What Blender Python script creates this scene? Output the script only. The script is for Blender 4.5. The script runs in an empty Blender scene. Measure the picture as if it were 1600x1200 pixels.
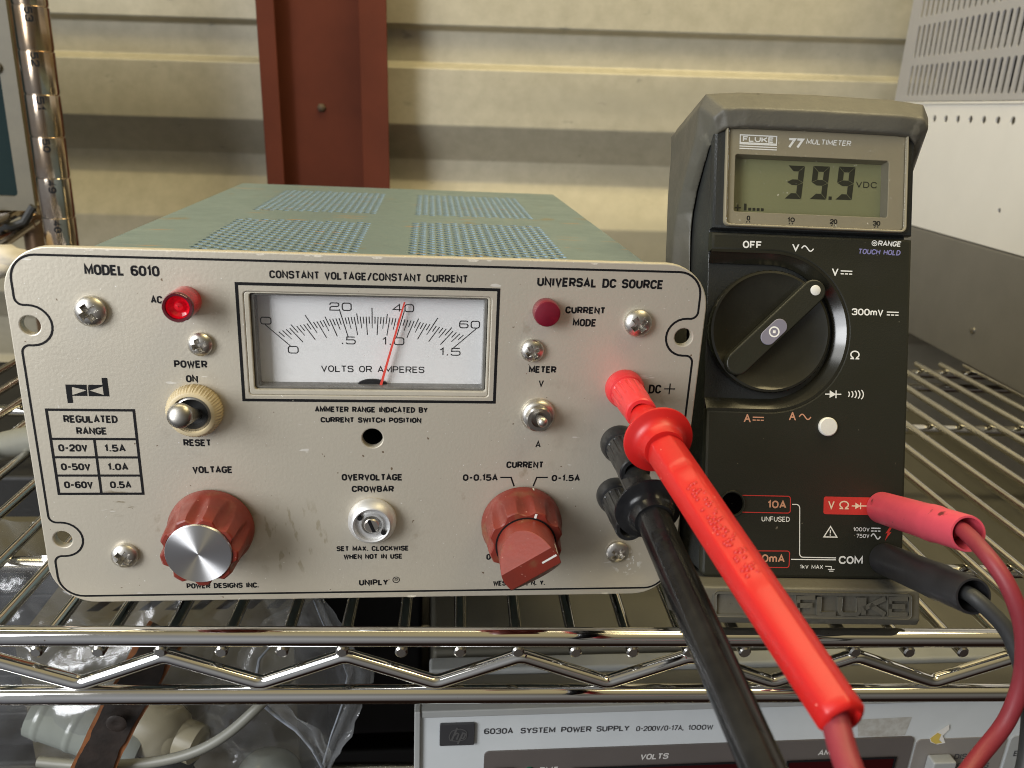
import bpy, bmesh, math, random
from mathutils import Matrix, Vector, noise
random.seed(7)
SC = bpy.context.scene
COL = SC.collection
D = bpy.data
# ------------------------------------------------------------------ camera
CAM = Vector((0.0178, -0.2497, 0.1667))
CR = Matrix(((0.9944654, -0.0118592, -0.1043929), (-0.0948526, 0.3259603, -0.9406130), (0.0451828, 0.9453091, 0.3230313)))
FPX = 1262.0
cd = D.cameras.new('camera'); cam = D.objects.new('camera', cd); COL.objects.link(cam)
m4 = CR.to_4x4(); m4.translation = CAM; cam.matrix_world = m4
cd.sensor_width = 36; cd.lens = FPX/1600*36; cd.clip_start = 0.01; cd.clip_end = 50
cd.dof.use_dof = True; cd.dof.focus_distance = 0.285; cd.dof.aperture_fstop = 20
SC.camera = cam
# ------------------------------------------------------------------ world: dim shed, warm roof, brighter open door behind the camera
W = D.worlds.new('World'); SC.world = W; W.use_nodes = True
nt = W.node_tree; N = nt.nodes; L = nt.links
bg = N['Background']; tc = N.new('ShaderNodeTexCoord'); sx = N.new('ShaderNodeSeparateXYZ'); rp = N.new('ShaderNodeValToRGB')
mr = N.new('ShaderNodeMapRange'); mr.inputs[1].default_value = -1; mr.inputs[2].default_value = 1
L.new(tc.outputs['Generated'], sx.inputs[0]); L.new(sx.outputs['Z'], mr.inputs[0]); L.new(mr.outputs[0], rp.inputs[0]); L.new(rp.outputs[0], bg.inputs[0])
e = rp.color_ramp.elements; e[0].position = 0; e[0].color = (.035, .018, .012, 1); e[1].position = 1; e[1].color = (.34, .29, .17, 1)
for p_, c_ in ((.38, (.07, .04, .03, 1)), (.46, (.17, .15, .13, 1)), (.56, (.26, .245, .21, 1)), (.70, (.22, .19, .13, 1))):
    x_ = e.new(p_); x_.color = c_
def lobe(dirn, lo, hi, col, prev):        # a broad bright opening of the shed in one direction
    d = N.new('ShaderNodeVectorMath'); d.operation = 'DOT_PRODUCT'; d.inputs[1].default_value = Vector(dirn).normalized(); L.new(tc.outputs['Generated'], d.inputs[0])
    q = N.new('ShaderNodeMapRange'); q.interpolation_type = 'SMOOTHSTEP'; q.inputs[1].default_value = lo; q.inputs[2].default_value = hi; L.new(d.outputs['Value'], q.inputs[0])
    mx = N.new('ShaderNodeMix'); mx.data_type = 'RGBA'; mx.blend_type = 'ADD'; mx.inputs[7].default_value = (*col, 1); L.new(q.outputs[0], mx.inputs[0]); L.new(prev, mx.inputs[6]); return mx.outputs[2]
o_ = lobe((-.85, -.60, .10), .35, .95, (.75, .80, .88), rp.outputs[0])
o_ = lobe((.10, -1.0, -.12), .72, .98, (.30, .29, .27), o_)
o_ = lobe((.25, -.35, 1.0), .70, .97, (.95, .78, .42), o_)
L.new(o_, bg.inputs[0])
bg.inputs[1].default_value = 0.27
# ------------------------------------------------------------------ lamps
def area(name, loc, target, sx_, sy_, power, col):
    l = D.lights.new(name, 'AREA'); l.shape = 'RECTANGLE'; l.size = sx_; l.size_y = sy_; l.energy = power; l.color = col
    o = D.objects.new(name, l); COL.objects.link(o); o.location = loc
    o.rotation_euler = (Vector(target)-Vector(loc)).to_track_quat('-Z', 'Y').to_euler(); return o
area('door_daylight', (-0.66, -0.50, 0.26), (-0.06, 0.0, 0.06), 0.36, 0.5, 5.2, (.94, .96, 1.0))
area('left_fill_light', (-1.05, -0.75, 0.75), (0.35, 0.5, 0.12), 0.7, 0.8, 8, (.97, .97, .95))  # added fill that brightens the wall and white chassis, no known opening there
area('roof_skylight', (0.75, -0.25, 1.5), (0.05, 0.1, 0.05), 0.9, 0.5, 7, (1.0, .82, .44))
area('roof_lamp', (0.1, 0.20, 1.15), (0.1, 0.42, 0.1), 1.6, 0.2, 9.5, (1.0, .86, .50))
vs = SC.view_settings; vs.view_transform = 'Standard'; vs.look = 'None'; vs.gamma = 1; vs.use_curve_mapping = False; vs.exposure = 0.22
SC.cycles.filter_width = 1.0

# ------------------------------------------------------------------ helpers
def ray(u, v): return (CR @ Vector(((u-800)/FPX, -(v-600)/FPX, -1)))
def at(u, v, y):                      # point of the photograph's line of sight at depth y
    d = ray(u, v); return CAM + d*((y-CAM.y)/d.y)
def atz(u, v, z):
    d = ray(u, v); return CAM + d*((z-CAM.z)/d.z)
def basis0(a, b):
    z = (Vector(b)-Vector(a)).normalized(); x = z.cross(Vector((0, 0, 1))).normalized(); y = z.cross(x)
    M = Matrix((x, y, z)).transposed().to_4x4(); M.translation = Vector(a); return M
class G:
    def __init__(s): s.v = []; s.f = []; s.mi = []
    def add(s, vs, fs, mi=0):
        k = len(s.v); s.v += [tuple(x) for x in vs]; s.f += [tuple(i+k for i in f) for f in fs]; s.mi += [mi]*len(fs); return s
    def box(s, x0, x1, y0, y1, z0, z1, mi=0):
        return s.add([(x, y, z) for z in (z0, z1) for y in (y0, y1) for x in (x0, x1)],
              [(0, 2, 3, 1), (4, 5, 7, 6), (0, 1, 5, 4), (2, 6, 7, 3), (0, 4, 6, 2), (1, 3, 7, 5)], mi)
    def prism(s, poly, c0, c1, mi=0, M=None):
        n = len(poly); vs = [(x, y, c0) for x, y in poly]+[(x, y, c1) for x, y in poly]
        if M is not None: vs = [M @ Vector(v) for v in vs]
        a = sum(poly[i][0]*poly[(i+1) % n][1]-poly[(i+1) % n][0]*poly[i][1] for i in range(n))
        fs = [tuple(range(n-1, -1, -1)), tuple(range(n, 2*n))]+[(i, (i+1) % n, n+(i+1) % n, n+i) for i in range(n)]
        if (a < 0): fs = [f[::-1] for f in fs]
        return s.add(vs, fs, mi)
    def lathe(s, prof, seg=48, ctr=(0, 0), mi=0, M=None, rf=None, caps=True):   # prof: (r, c) from back to front, axis +c
        vs = []; fs = []
        for r, c in prof:
            for i in range(seg):
                t = 2*math.pi*i/seg; rr = r*(rf(t, c) if rf else 1); vs.append(Vector((ctr[0]+rr*math.cos(t), ctr[1]+rr*math.sin(t), c)))
        for j in range(len(prof)-1):
            for i in range(seg):
                a, b = j*seg+i, j*seg+(i+1) % seg; fs.append((a, b, b+seg, a+seg))
        if caps: fs.append(tuple(range(seg-1, -1, -1))); fs.append(tuple(range((len(prof)-1)*seg, len(prof)*seg)))
        if M is not None: vs = [M @ v for v in vs]
        return s.add(vs, fs, mi)
    def tube(s, pts, r, seg=12, mi=0, closed=False):
        pts = [Vector(p) for p in pts]; n = len(pts); rs = r if isinstance(r, (list, tuple)) else [r]*n
        up = None; vs = []; fs = []
        for i, p in enumerate(pts):
            t = (pts[min(i+1, n-1)]-pts[max(i-1, 0)]).normalized()
            if up is None:
                up = Vector((0, 0, 1)) if abs(t.z) < .9 else Vector((1, 0, 0))
            a = (up - t*up.dot(t)).normalized(); b = t.cross(a); up = a
            vs += [p+a*rs[i]*math.cos(2*math.pi*k/seg)+b*rs[i]*math.sin(2*math.pi*k/seg) for k in range(seg)]
        for i in range(n-1):
            for k in range(seg):
                x, y = i*seg+k, i*seg+(k+1) % seg; fs.append((x, y, y+seg, x+seg))
        fs.append(tuple(range(seg-1, -1, -1))); fs.append(tuple(range((n-1)*seg, n*seg)))
        return s.add(vs, fs, mi)
    def stroke(s, pts, w, c, closed=False, mi=0):
        pts = [Vector(p[:2]) for p in pts]
        q = [pts[0]]
        for p in pts[1:]:
            if (p-q[-1]).length > 1e-7: q.append(p)
        if closed and (q[0]-q[-1]).length < 1e-7: q.pop()
        n = len(q); Lf = []; Rt = []
        for i in range(n):
            a = q[i-1] if (i > 0 or closed) else None; b = q[(i+1) % n] if (i < n-1 or closed) else None
            d1 = (q[i]-a).normalized() if a is not None else None; d2 = (b-q[i]).normalized() if b is not None else None
            if d1 is None: d1 = d2
            if d2 is None: d2 = d1
            n1 = Vector((-d1.y, d1.x)); n2 = Vector((-d2.y, d2.x)); m = n1+n2
            m = m.normalized() if m.length > 1e-6 else n1
            k = min(1/max(.2, m.dot(n1)), 2.2); Lf.append(q[i]+m*k*w/2); Rt.append(q[i]-m*k*w/2)
        vs = [(p.x, p.y, c) for p in Lf]+[(p.x, p.y, c) for p in Rt]
        fs = [(n+i, n+(i+1) % n, (i+1) % n, i) for i in range(n if closed else n-1)]
        return s.add(vs, fs, mi)
    def poly(s, pts, c, mi=0):
        n = len(pts); a = sum(pts[i][0]*pts[(i+1) % n][1]-pts[(i+1) % n][0]*pts[i][1] for i in range(n))
        f = tuple(range(n)); return s.add([(x, y, c) for x, y in pts], [f if a > 0 else f[::-1]], mi)
    def merge(s, g, M=None, mi=None):
        return s.add([(M @ Vector(v)) if M is not None else v for v in g.v], g.f, 0) if mi is None else s.add([(M @ Vector(v)) if M is not None else v for v in g.v], g.f, mi)
ROOT = {}
def link(o, parent):
    COL.objects.link(o)
    if parent is not None: o.parent = parent
def obj(name, g, mat, parent=None, M=None, sharp=35, bev=0, seg=2, base=None, mods=None):
    vs = [Vector(v) for v in g.v]
    if M is not None: vs = [M @ v for v in vs]
    r = ROOT.get(parent.name, Vector((0, 0, 0))) if parent is not None else Vector(base or (0, 0, 0))
    me = D.meshes.new(name); me.from_pydata([v-r for v in vs], [], g.f)
    mats = mat if isinstance(mat, (list, tuple)) else [mat]
    for x in mats: me.materials.append(x)
    if len(mats) > 1:
        for p, k in zip(me.polygons, g.mi): p.material_index = k
    me.update()
    if sharp is not None:
        me.shade_smooth(); me.set_sharp_from_angle(angle=math.radians(sharp))
    o = D.objects.new(name, me); link(o, parent); ROOT[o.name] = r
    if parent is None: o.location = r
    if bev:
        b = o.modifiers.new('bevel', 'BEVEL'); b.width = bev; b.segments = seg; b.limit_method = 'ANGLE'; b.angle_limit = math.radians(40); b.harden_normals = True
    return o
def thing(name, label, cat, loc=(0, 0, 0), group=None):
    o = D.objects.new(name, None); COL.objects.link(o); o.location = loc; o.empty_display_size = .01; ROOT[o.name] = Vector(loc)
    return tag(o, label, cat, group)
def tag(o, label, cat, group=None):
    o['label'] = label; o['category'] = cat
    if group: o['group'] = group
    return o
def fil(pts, closed=False, r=.001, n=5):       # round the corners flagged with a third value (radius factor)
    out = []; m = len(pts)
    for i, p in enumerate(pts):
        P = Vector(p[:2])
        rr = (r*p[2]) if len(p) > 2 else 0
        if rr <= 0 or (not closed and i in (0, m-1)): out.append(P); continue
        A = Vector(pts[i-1][:2]); B = Vector(pts[(i+1) % m][:2]); a = A-P; b = B-P
        la, lb = a.length, b.length
        if la < 1e-9 or lb < 1e-9: out.append(P); continue
        a /= la; b /= lb; ang = a.angle(b)
        if ang > math.pi-.02: out.append(P); continue
        fa = la*(.5 if len(pts[i-1]) > 2 else 1); fb = lb*(.5 if len(pts[(i+1) % m]) > 2 else 1)
        t = min(rr/math.tan(ang/2), fa, fb); R_ = t*math.tan(ang/2)
        bis = (a+b).normalized(); ctr = P+bis*(R_/math.sin(ang/2)); p0 = P+a*t; p1 = P+b*t
        v0 = p0-ctr; v1 = p1-ctr; th = v0.angle(v1); sg = 1 if v0.x*v1.y-v0.y*v1.x > 0 else -1
        for k in range(n+1):
            x = sg*th*k/n; c, s_ = math.cos(x), math.sin(x); out.append(ctr+Vector((v0.x*c-v0.y*s_, v0.x*s_+v0.y*c)))
    return out
def rrect(x0, x1, y0, y1, r, n=6): return [tuple(p) for p in fil([(x0, y0, 1), (x1, y0, 1), (x1, y1, 1), (x0, y1, 1)], True, r, n)]
def circ(cx, cy, r, n=24): return [(cx+r*math.cos(2*math.pi*i/n), cy+r*math.sin(2*math.pi*i/n)) for i in range(n)]
def plate(outlines, c0, c1, bev=0):             # flat plate with holes, as G
    cu = D.curves.new('tmp', 'CURVE'); cu.dimensions = '2D'; cu.fill_mode = 'BOTH'; cu.extrude = (c1-c0)/2-bev; cu.bevel_depth = bev; cu.bevel_resolution = 1; cu.offset = -bev
    for ol in outlines:
        sp = cu.splines.new('POLY'); sp.points.add(len(ol)-1); sp.use_cyclic_u = True
        for p, q in zip(sp.points, ol): p.co = (q[0]*100, q[1]*100, 0, 1)
    cu.extrude *= 100; cu.bevel_depth *= 100; cu.offset *= 100
    o = D.objects.new('tmp', cu); COL.objects.link(o); dg = bpy.context.evaluated_depsgraph_get(); me = D.meshes.new_from_object(o.evaluated_get(dg))
    g = G(); mid = (c0+c1)/2
    g.add([(v.co.x/100, v.co.y/100, v.co.z/100+mid) for v in me.vertices], [tuple(p.vertices) for p in me.polygons])
    D.objects.remove(o); D.curves.remove(cu); D.meshes.remove(me)
    return g
def ftext(s, x, y, w, h, c, shear=0, bold=0, ext=0):   # built-in font fitted to a box: left x, baseline y, width w, cap height h
    cu = D.curves.new('tmp', 'FONT'); cu.body = s; cu.size = 1; cu.shear = shear; cu.offset = bold; cu.extrude = ext; cu.resolution_u = 3
    o = D.objects.new('tmp', cu); COL.objects.link(o); dg = bpy.context.evaluated_depsgraph_get(); me = D.meshes.new_from_object(o.evaluated_get(dg))
    xs = [v.co.x for v in me.vertices]; x0, x1 = min(xs), max(xs)
    kx = w/(x1-x0); ky = h/.70
    g = G(); g.add([(x+(v.co.x-x0)*kx, y+v.co.y*ky, c+v.co.z*ky) for v in me.vertices], [tuple(p.vertices) for p in me.polygons])
    D.objects.remove(o); D.curves.remove(cu); D.meshes.remove(me)
    return g
O_ = [(0, 0, 1), (1, 0, 1), (1, 1, 1), (0, 1, 1), 'c']
GL = {
 'A': (1.05, [[(0, 0), (.5, 1), (1, 0)], [(.17, .32), (.83, .32)]]), 'B': (1, [[(0, 0), (1, 0, 1), (1, .52, 1), (0, .52)], [(0, .52), (.95, .52, 1), (.95, 1, 1), (0, 1), (0, 0)]]),
 'C': (1, [[(1, .73), (1, 1, 1), (0, 1, 1), (0, 0, 1), (1, 0, 1), (1, .27)]]), 'D': (1, [[(0, 0), (1, 0, 1), (1, 1, 1), (0, 1), 'c']]),
 'E': (.88, [[(1, 0), (0, 0), (0, 1), (1, 1)], [(0, .52), (.85, .52)]]), 'F': (.85, [[(0, 0), (0, 1), (1, 1)], [(0, .5), (.85, .5)]]),
 'G': (1, [[(1, .78), (1, 1, 1), (0, 1, 1), (0, 0, 1), (1, 0, 1), (1, .44), (.55, .44)]]), 'H': (1, [[(0, 0), (0, 1)], [(1, 0), (1, 1)], [(0, .52), (1, .52)]]),
 'I': (.12, [[(.5, 0), (.5, 1)]]), 'J': (.85, [[(1, 1), (1, 0, 1), (0, 0, 1), (0, .3)]]), 'K': (1.02, [[(0, 0), (0, 1)], [(1, 1), (.02, .36)], [(.33, .57), (1, 0)]]),
 'L': (.82, [[(0, 1), (0, 0), (1, 0)]]), 'M': (1.25, [[(0, 0), (0, 1), (.5, .2), (1, 1), (1, 0)]]), 'N': (1.02, [[(0, 0), (0, 1), (1, 0), (1, 1)]]),
 'O': (1, [O_]), 'P': (.96, [[(0, 0), (0, 1), (1, 1, 1), (1, .44, 1), (0, .44)]]), 'Q': (1, [O_, [(.6, .25), (1.05, -.08)]]),
 'R': (1, [[(0, 0), (0, 1), (1, 1, 1), (1, .46, 1), (0, .46)], [(.52, .46), (1, 0)]]),
 'S': (.98, [[(1, .78), (1, 1, 1), (0, 1, 1), (0, .54, 1), (1, .54, 1), (1, 0, 1), (0, 0, 1), (0, .22)]]), 'T': (.92, [[(.5, 0), (.5, 1)], [(0, 1), (1, 1)]]),
 'U': (1, [[(0, 1), (0, 0, 1), (1, 0, 1), (1, 1)]]), 'V': (1.0, [[(0, 1), (.5, 0), (1, 1)]]), 'W': (1.45, [[(0, 1), (.24, 0), (.5, .85), (.76, 0), (1, 1)]]),
 'X': (1, [[(0, 0), (1, 1)], [(0, 1), (1, 0)]]), 'Y': (1, [[(0, 1), (.5, .45), (1, 1)], [(.5, .45), (.5, 0)]]), 'Z': (.95, [[(0, 1), (1, 1), (0, 0), (1, 0)]]),
 '0': (1, [O_]), '1': (.42, [[(0, .76), (.8, 1), (.8, 0)]]), '2': (1, [[(0, .72), (0, 1, 1), (1, 1, 1), (1, .56, 1), (0, .1), (0, 0), (1, 0)]]),
 '3': (1, [[(0, .75), (0, 1, 1), (1, 1, 1), (1, .53, 1), (.4, .53)], [(.98, .53), (1, .5, 1), (1, 0, 1), (0, 0, 1), (0, .2)]]),
 '4': (1, [[(.74, 0), (.74, 1), (0, .27), (1.05, .27)]]), '5': (1, [[(.95, 1), (.08, 1), (.04, .57), (1, .61, 1), (1, 0, 1), (0, 0, 1), (0, .19)]]),
 '6': (1, [[(.95, .84), (.95, 1, 1), (0, 1, 1), (0, 0, 1), (1, 0, 1), (1, .57, 1), (0, .57)]]), '7': (.95, [[(0, 1), (1, 1), (.3, 0)]]),
 '8': (1, [O_, [(0, .53), (1, .53)]]), '9': (1, [[(.05, .16), (.05, 0, 1), (1, 0, 1), (1, 1, 1), (0, 1, 1), (0, .43, 1), (1, .43)]]),
 'm': (1.25, [[(0, 0), (0, .72)], [(0, .45), (0, .72, 1), (.5, .72, 1), (.5, 0)], [(.5, .45), (.5, .72, 1), (1, .72, 1), (1, 0)]]), 'k': (.8, [[(0, 0), (0, 1)], [(.9, .72), (.05, .28)], [(.35, .47), (1, 0)]]),
 '.': (.12, [[(.5, -.06), (.5, .14)]]), '-': (.62, [[(0, .47), (1, .47)]]), '/': (.8, [[(0, -.08), (1, 1.08)]]), ',': (.12, [[(.5, .1), (.1, -.18)]]), ' ': (.55, []), '+': (1.1, [[(0, .5), (1, .5)], [(.5, .05), (.5, .95)]]),
}
X2 = {'2': (1, [[(0, .74), (0, 1, 1), (1, 1, 1), (1, .52, 1), (0, .50, 1), (0, 0), (1, 0)]]), '1': (.34, [[(0, .74), (.85, 1), (.85, 0)]]), '4': (1, [[(.74, 0), (.74, 1), (0, .27), (1, .27)]])}
STAG = [0]
def stext(g, s, x, y, w, h, sw, c, rad=None, gap=.42, shear=0, slope=0, wide=False, mi=0):
    """stroke lettering: left x, baseline y, total width w, cap height h, stroke width sw"""
    tot = 0; cells = []
    for k, ch in enumerate(s):
        gw, paths = (X2.get(ch) if wide and ch in X2 else None) or GL[ch]
        cells.append((gw, paths)); tot += gw + (gap if k < len(s)-1 else 0)
    u = (w-sw)/tot; X = x+sw/2; hh = h-sw
    r = rad if rad is not None else .5*u
    for gw, paths in cells:
        for P in paths:
            cl = P[-1] == 'c'; P = P[:-1] if cl else P
            pts = [((X+p[0]*gw*u), (y+sw/2+p[1]*hh))+tuple(p[2:]) for p in P]
            pts = fil(pts, cl, min(r, .5*hh), 5)
            pts = [(p.x+shear*(p.y-y), p.y+slope*(p.x-x)) for p in pts]
            STAG[0] += 1
            g.stroke(pts, sw, c+(STAG[0] % 40)*4e-7, cl, mi)
        X += (gw+gap)*u
    return g

# ------------------------------------------------------------------ materials
def mat(name, col, rough=.5, metal=0, spec=.5, var=.0, vscale=60, vcol=None, bump=0, bscale=400, coat=0, rvar=0, emit=None, estr=0, sss=0, aniso=0, stretch=None, detail=4):
    m = D.materials.new(name); m.use_nodes = True; nt = m.node_tree; N = nt.nodes; L = nt.links; b = N['Principled BSDF']
    b.inputs['Base Color'].default_value = (*col, 1); b.inputs['Roughness'].default_value = rough; b.inputs['Metallic'].default_value = metal
    b.inputs['Specular IOR Level'].default_value = spec; b.inputs['Coat Weight'].default_value = coat; b.inputs['Coat Roughness'].default_value = .08
    if emit: b.inputs['Emission Color'].default_value = (*emit, 1); b.inputs['Emission Strength'].default_value = estr
    if sss: b.inputs['Subsurface Weight'].default_value = sss; b.inputs['Subsurface Radius'].default_value = (.004, .0015, .001); b.inputs['Subsurface Scale'].default_value = 1
    tc = N.new('ShaderNodeTexCoord'); src = tc.outputs['Object']
    if stretch:
        mp = N.new('ShaderNodeMapping'); mp.inputs['Scale'].default_value = stretch; L.new(src, mp.inputs[0]); src = mp.outputs[0]
    if var or rvar:
        n = N.new('ShaderNodeTexNoise'); n.inputs['Scale'].default_value = vscale; n.inputs['Detail'].default_value = detail; n.inputs['Roughness'].default_value = .62; L.new(src, n.inputs[0])
        if var:
            r = N.new('ShaderNodeValToRGB'); r.color_ramp.elements[0].position = .36; r.color_ramp.elements[1].position = .68; L.new(n.outputs[0], r.inputs[0])
            mx = N.new('ShaderNodeMix'); mx.data_type = 'RGBA'; mx.inputs[6].default_value = (*col, 1); mx.inputs[7].default_value = (*(vcol or tuple(x*(1-var) for x in col)), 1)
            L.new(r.outputs[0], mx.inputs[0]); L.new(mx.outputs[2], b.inputs['Base Color'])
        if rvar:
            q = N.new('ShaderNodeMapRange'); q.inputs[1].default_value = .3; q.inputs[2].default_value = .7; q.inputs[3].default_value = max(.02, rough-rvar); q.inputs[4].default_value = min(1, rough+rvar)
            L.new(n.outputs[0], q.inputs[0]); L.new(q.outputs[0], b.inputs['Roughness'])
    if bump:
        n2 = N.new('ShaderNodeTexNoise'); n2.inputs['Scale'].default_value = bscale; n2.inputs['Detail'].default_value = 3; L.new(src, n2.inputs[0])
        bp = N.new('ShaderNodeBump'); bp.inputs['Strength'].default_value = bump; bp.inputs['Distance'].default_value = .0006; L.new(n2.outputs[0], bp.inputs['Height']); L.new(bp.outputs[0], b.inputs['Normal'])
    if aniso:
        b.inputs['Anisotropic'].default_value = aniso; tg = N.new('ShaderNodeTangent'); tg.direction_type = 'RADIAL'; tg.axis = 'Y'; b.inputs['Anisotropic Rotation'].default_value = .25; L.new(tg.outputs[0], b.inputs['Tangent'])
    return m
def dusty(m, scale, thr, stretch=(1, 1, 1), amt=.5, seed=0):
    """specks and hairline scratches on a clear sheet"""
    nt = m.node_tree; N = nt.nodes; L = nt.links; out = N['Material Output']; prev = out.inputs[0].links[0].from_socket
    tc = N.new('ShaderNodeTexCoord'); mp = N.new('ShaderNodeMapping'); mp.inputs['Scale'].default_value = stretch; mp.inputs['Rotation'].default_value = (.3*seed, .5*seed, .7*seed); L.new(tc.outputs['Object'], mp.inputs[0])
    n = N.new('ShaderNodeTexNoise'); n.inputs['Scale'].default_value = scale; n.inputs['Detail'].default_value = 3; L.new(mp.outputs[0], n.inputs[0])
    q = N.new('ShaderNodeMapRange'); q.inputs[1].default_value = thr; q.inputs[2].default_value = thr+.03; q.inputs[4].default_value = amt; L.new(n.outputs[0], q.inputs[0])
    d = N.new('ShaderNodeBsdfDiffuse'); d.inputs[0].default_value = (.7, .67, .58, 1); mx = N.new('ShaderNodeMixShader'); L.new(q.outputs[0], mx.inputs[0]); L.new(prev, mx.inputs[1]); L.new(d.outputs[0], mx.inputs[2]); L.new(mx.outputs[0], out.inputs[0])
    return m
def layer_spots(m, scale, thr, col, soft=.03, seed=0, detail=2, stretch=(1, 1, 1), mask=None):
    """wear with a shape of its own (chips, scuffs): blends col over the base colour where noise exceeds thr; mask=(centre, radius) limits it to one place"""
    nt = m.node_tree; N = nt.nodes; L = nt.links; b = N['Principled BSDF']
    tc = N.new('ShaderNodeTexCoord'); mp = N.new('ShaderNodeMapping'); mp.inputs['Location'].default_value = (seed*3.1, seed*1.7, seed*2.3); mp.inputs['Scale'].default_value = stretch
    L.new(tc.outputs['Object'], mp.inputs[0]); n = N.new('ShaderNodeTexNoise'); n.inputs['Scale'].default_value = scale; n.inputs['Detail'].default_value = detail; L.new(mp.outputs[0], n.inputs[0])
    q = N.new('ShaderNodeMapRange'); q.inputs[1].default_value = thr; q.inputs[2].default_value = thr+soft; L.new(n.outputs[0], q.inputs[0]); fac = q.outputs[0]
    if mask:
        dn = N.new('ShaderNodeVectorMath'); dn.operation = 'DISTANCE'; dn.inputs[1].default_value = mask[0]; L.new(tc.outputs['Object'], dn.inputs[0])
        q2 = N.new('ShaderNodeMapRange'); q2.inputs[1].default_value = mask[1]; q2.inputs[2].default_value = mask[1]*.6; q2.inputs[3].default_value = 0; q2.inputs[4].default_value = 1; L.new(dn.outputs['Value'], q2.inputs[0])
        mu = N.new('ShaderNodeMath'); mu.operation = 'MULTIPLY'; L.new(fac, mu.inputs[0]); L.new(q2.outputs[0], mu.inputs[1]); fac = mu.outputs[0]
    mx = N.new('ShaderNodeMix'); mx.data_type = 'RGBA'; mx.inputs[7].default_value = (*col, 1); L.new(fac, mx.inputs[0])
    bc = b.inputs['Base Color']
    if bc.is_linked: L.new(bc.links[0].from_socket, mx.inputs[6])
    else: mx.inputs[6].default_value = bc.default_value
    L.new(mx.outputs[2], bc)
    return m
def clear(name, tint=(1, 1, 1), base=.0, white=0, rough=.03, bump=0, bscale=60):
    m = D.materials.new(name); m.use_nodes = True; nt = m.node_tree; N = nt.nodes; L = nt.links; N.remove(N['Principled BSDF']); out = N['Material Output']
    t = N.new('ShaderNodeBsdfTransparent'); t.inputs[0].default_value = (*tint, 1); g = N.new('ShaderNodeBsdfGlossy'); g.inputs['Roughness'].default_value = rough
    fr = N.new('ShaderNodeLayerWeight'); fr.inputs[0].default_value = .5; mx = N.new('ShaderNodeMixShader')
    pw = N.new('ShaderNodeMath'); pw.operation = 'POWER'; pw.inputs[1].default_value = 5; L.new(fr.outputs['Facing'], pw.inputs[0])
    ma = N.new('ShaderNodeMath'); ma.operation = 'MULTIPLY_ADD'; ma.inputs[1].default_value = .95; ma.inputs[2].default_value = .04; L.new(pw.outputs[0], ma.inputs[0])
    if bump:
        n2 = N.new('ShaderNodeTexNoise'); n2.inputs['Scale'].default_value = bscale; n2.inputs['Detail'].default_value = 4; tc = N.new('ShaderNodeTexCoord'); L.new(tc.outputs['Object'], n2.inputs[0])
        bp = N.new('ShaderNodeBump'); bp.inputs['Strength'].default_value = bump; bp.inputs['Distance'].default_value = .004; L.new(n2.outputs[0], bp.inputs['Height'])
        L.new(bp.outputs[0], g.inputs['Normal']); L.new(bp.outputs[0], fr.inputs['Normal'])
    sh = t.outputs[0]
    if white:
        rim = N.new('ShaderNodeMath'); rim.operation = 'POWER'; rim.inputs[1].default_value = 2.2; L.new(fr.outputs['Facing'], rim.inputs[0])
        rm_ = N.new('ShaderNodeMath'); rm_.operation = 'MULTIPLY_ADD'; rm_.inputs[1].default_value = .45; rm_.inputs[2].default_value = white; rm_.use_clamp = True; L.new(rim.outputs[0], rm_.inputs[0])
        df = N.new('ShaderNodeBsdfTranslucent'); df.inputs[0].default_value = (.8, .83, .85, 1); d2 = N.new('ShaderNodeBsdfDiffuse'); d2.inputs[0].default_value = (.8, .83, .85, 1)
        ad = N.new('ShaderNodeMixShader'); ad.inputs[0].default_value = .5; L.new(df.outputs[0], ad.inputs[1]); L.new(d2.outputs[0], ad.inputs[2])
        mw = N.new('ShaderNodeMixShader'); L.new(rm_.outputs[0], mw.inputs[0]); L.new(t.outputs[0], mw.inputs[1]); L.new(ad.outputs[0], mw.inputs[2]); sh = mw.outputs[0]
    fac = ma.outputs[0]
    if base:
        a = N.new('ShaderNodeMath'); a.operation = 'ADD'; a.use_clamp = True; a.inputs[1].default_value = base; L.new(fac, a.inputs[0]); fac = a.outputs[0]
    L.new(fac, mx.inputs[0]); L.new(sh, mx.inputs[1]); L.new(g.outputs[0], mx.inputs[2]); L.new(mx.outputs[0], out.inputs[0])
    return m
panel_m = mat('beige_panel_paint', (.585, .54, .445), .46, .42, var=.09, vscale=35, bump=.10, bscale=900, rvar=.08, spec=.4)
layer_spots(panel_m, 900, .72, (.78, .76, .70), .01, 1)
layer_spots(panel_m, 420, .765, (.20, .15, .10), .02, 2)
layer_spots(panel_m, 26, .60, (.545, .50, .41), .22, 5, 6)
layer_spots(panel_m, 90, .70, (.38, .32, .23), .08, 6, 5)
layer_spots(panel_m, 260, .72, (.76, .73, .66), .02, 11, 3, (.25, 1, 1))
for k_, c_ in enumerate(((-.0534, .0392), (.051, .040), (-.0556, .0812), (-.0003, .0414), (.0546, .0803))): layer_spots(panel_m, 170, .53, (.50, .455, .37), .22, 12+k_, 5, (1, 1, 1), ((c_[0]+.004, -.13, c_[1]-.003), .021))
layer_spots(panel_m, 330, .575, (.44, .39, .29), .05, 3, 4, (1, 1, .35), ((-.0275, -.13, .034), .017))
layer_spots(panel_m, 330, .55, (.33, .28, .2), .05, 8, 4, (.4, 1, 1.5), ((-.083, -.13, .0485), .006))
layer_spots(panel_m, 500, .55, (.85, .84, .80), .04, 9, 4, (1, 1, 1), ((.0905, -.13, .0235), .006))
edge_m = mat('bare_panel_edge', (.60, .56, .46), .4, var=.3, vscale=200, vcol=(.42, .38, .30))
ink_m = mat('black_ink', (.008, .008, .009), .6, spec=.2)
layer_spots(ink_m, 260, .76, (.5, .47, .4), .02, 4)
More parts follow.
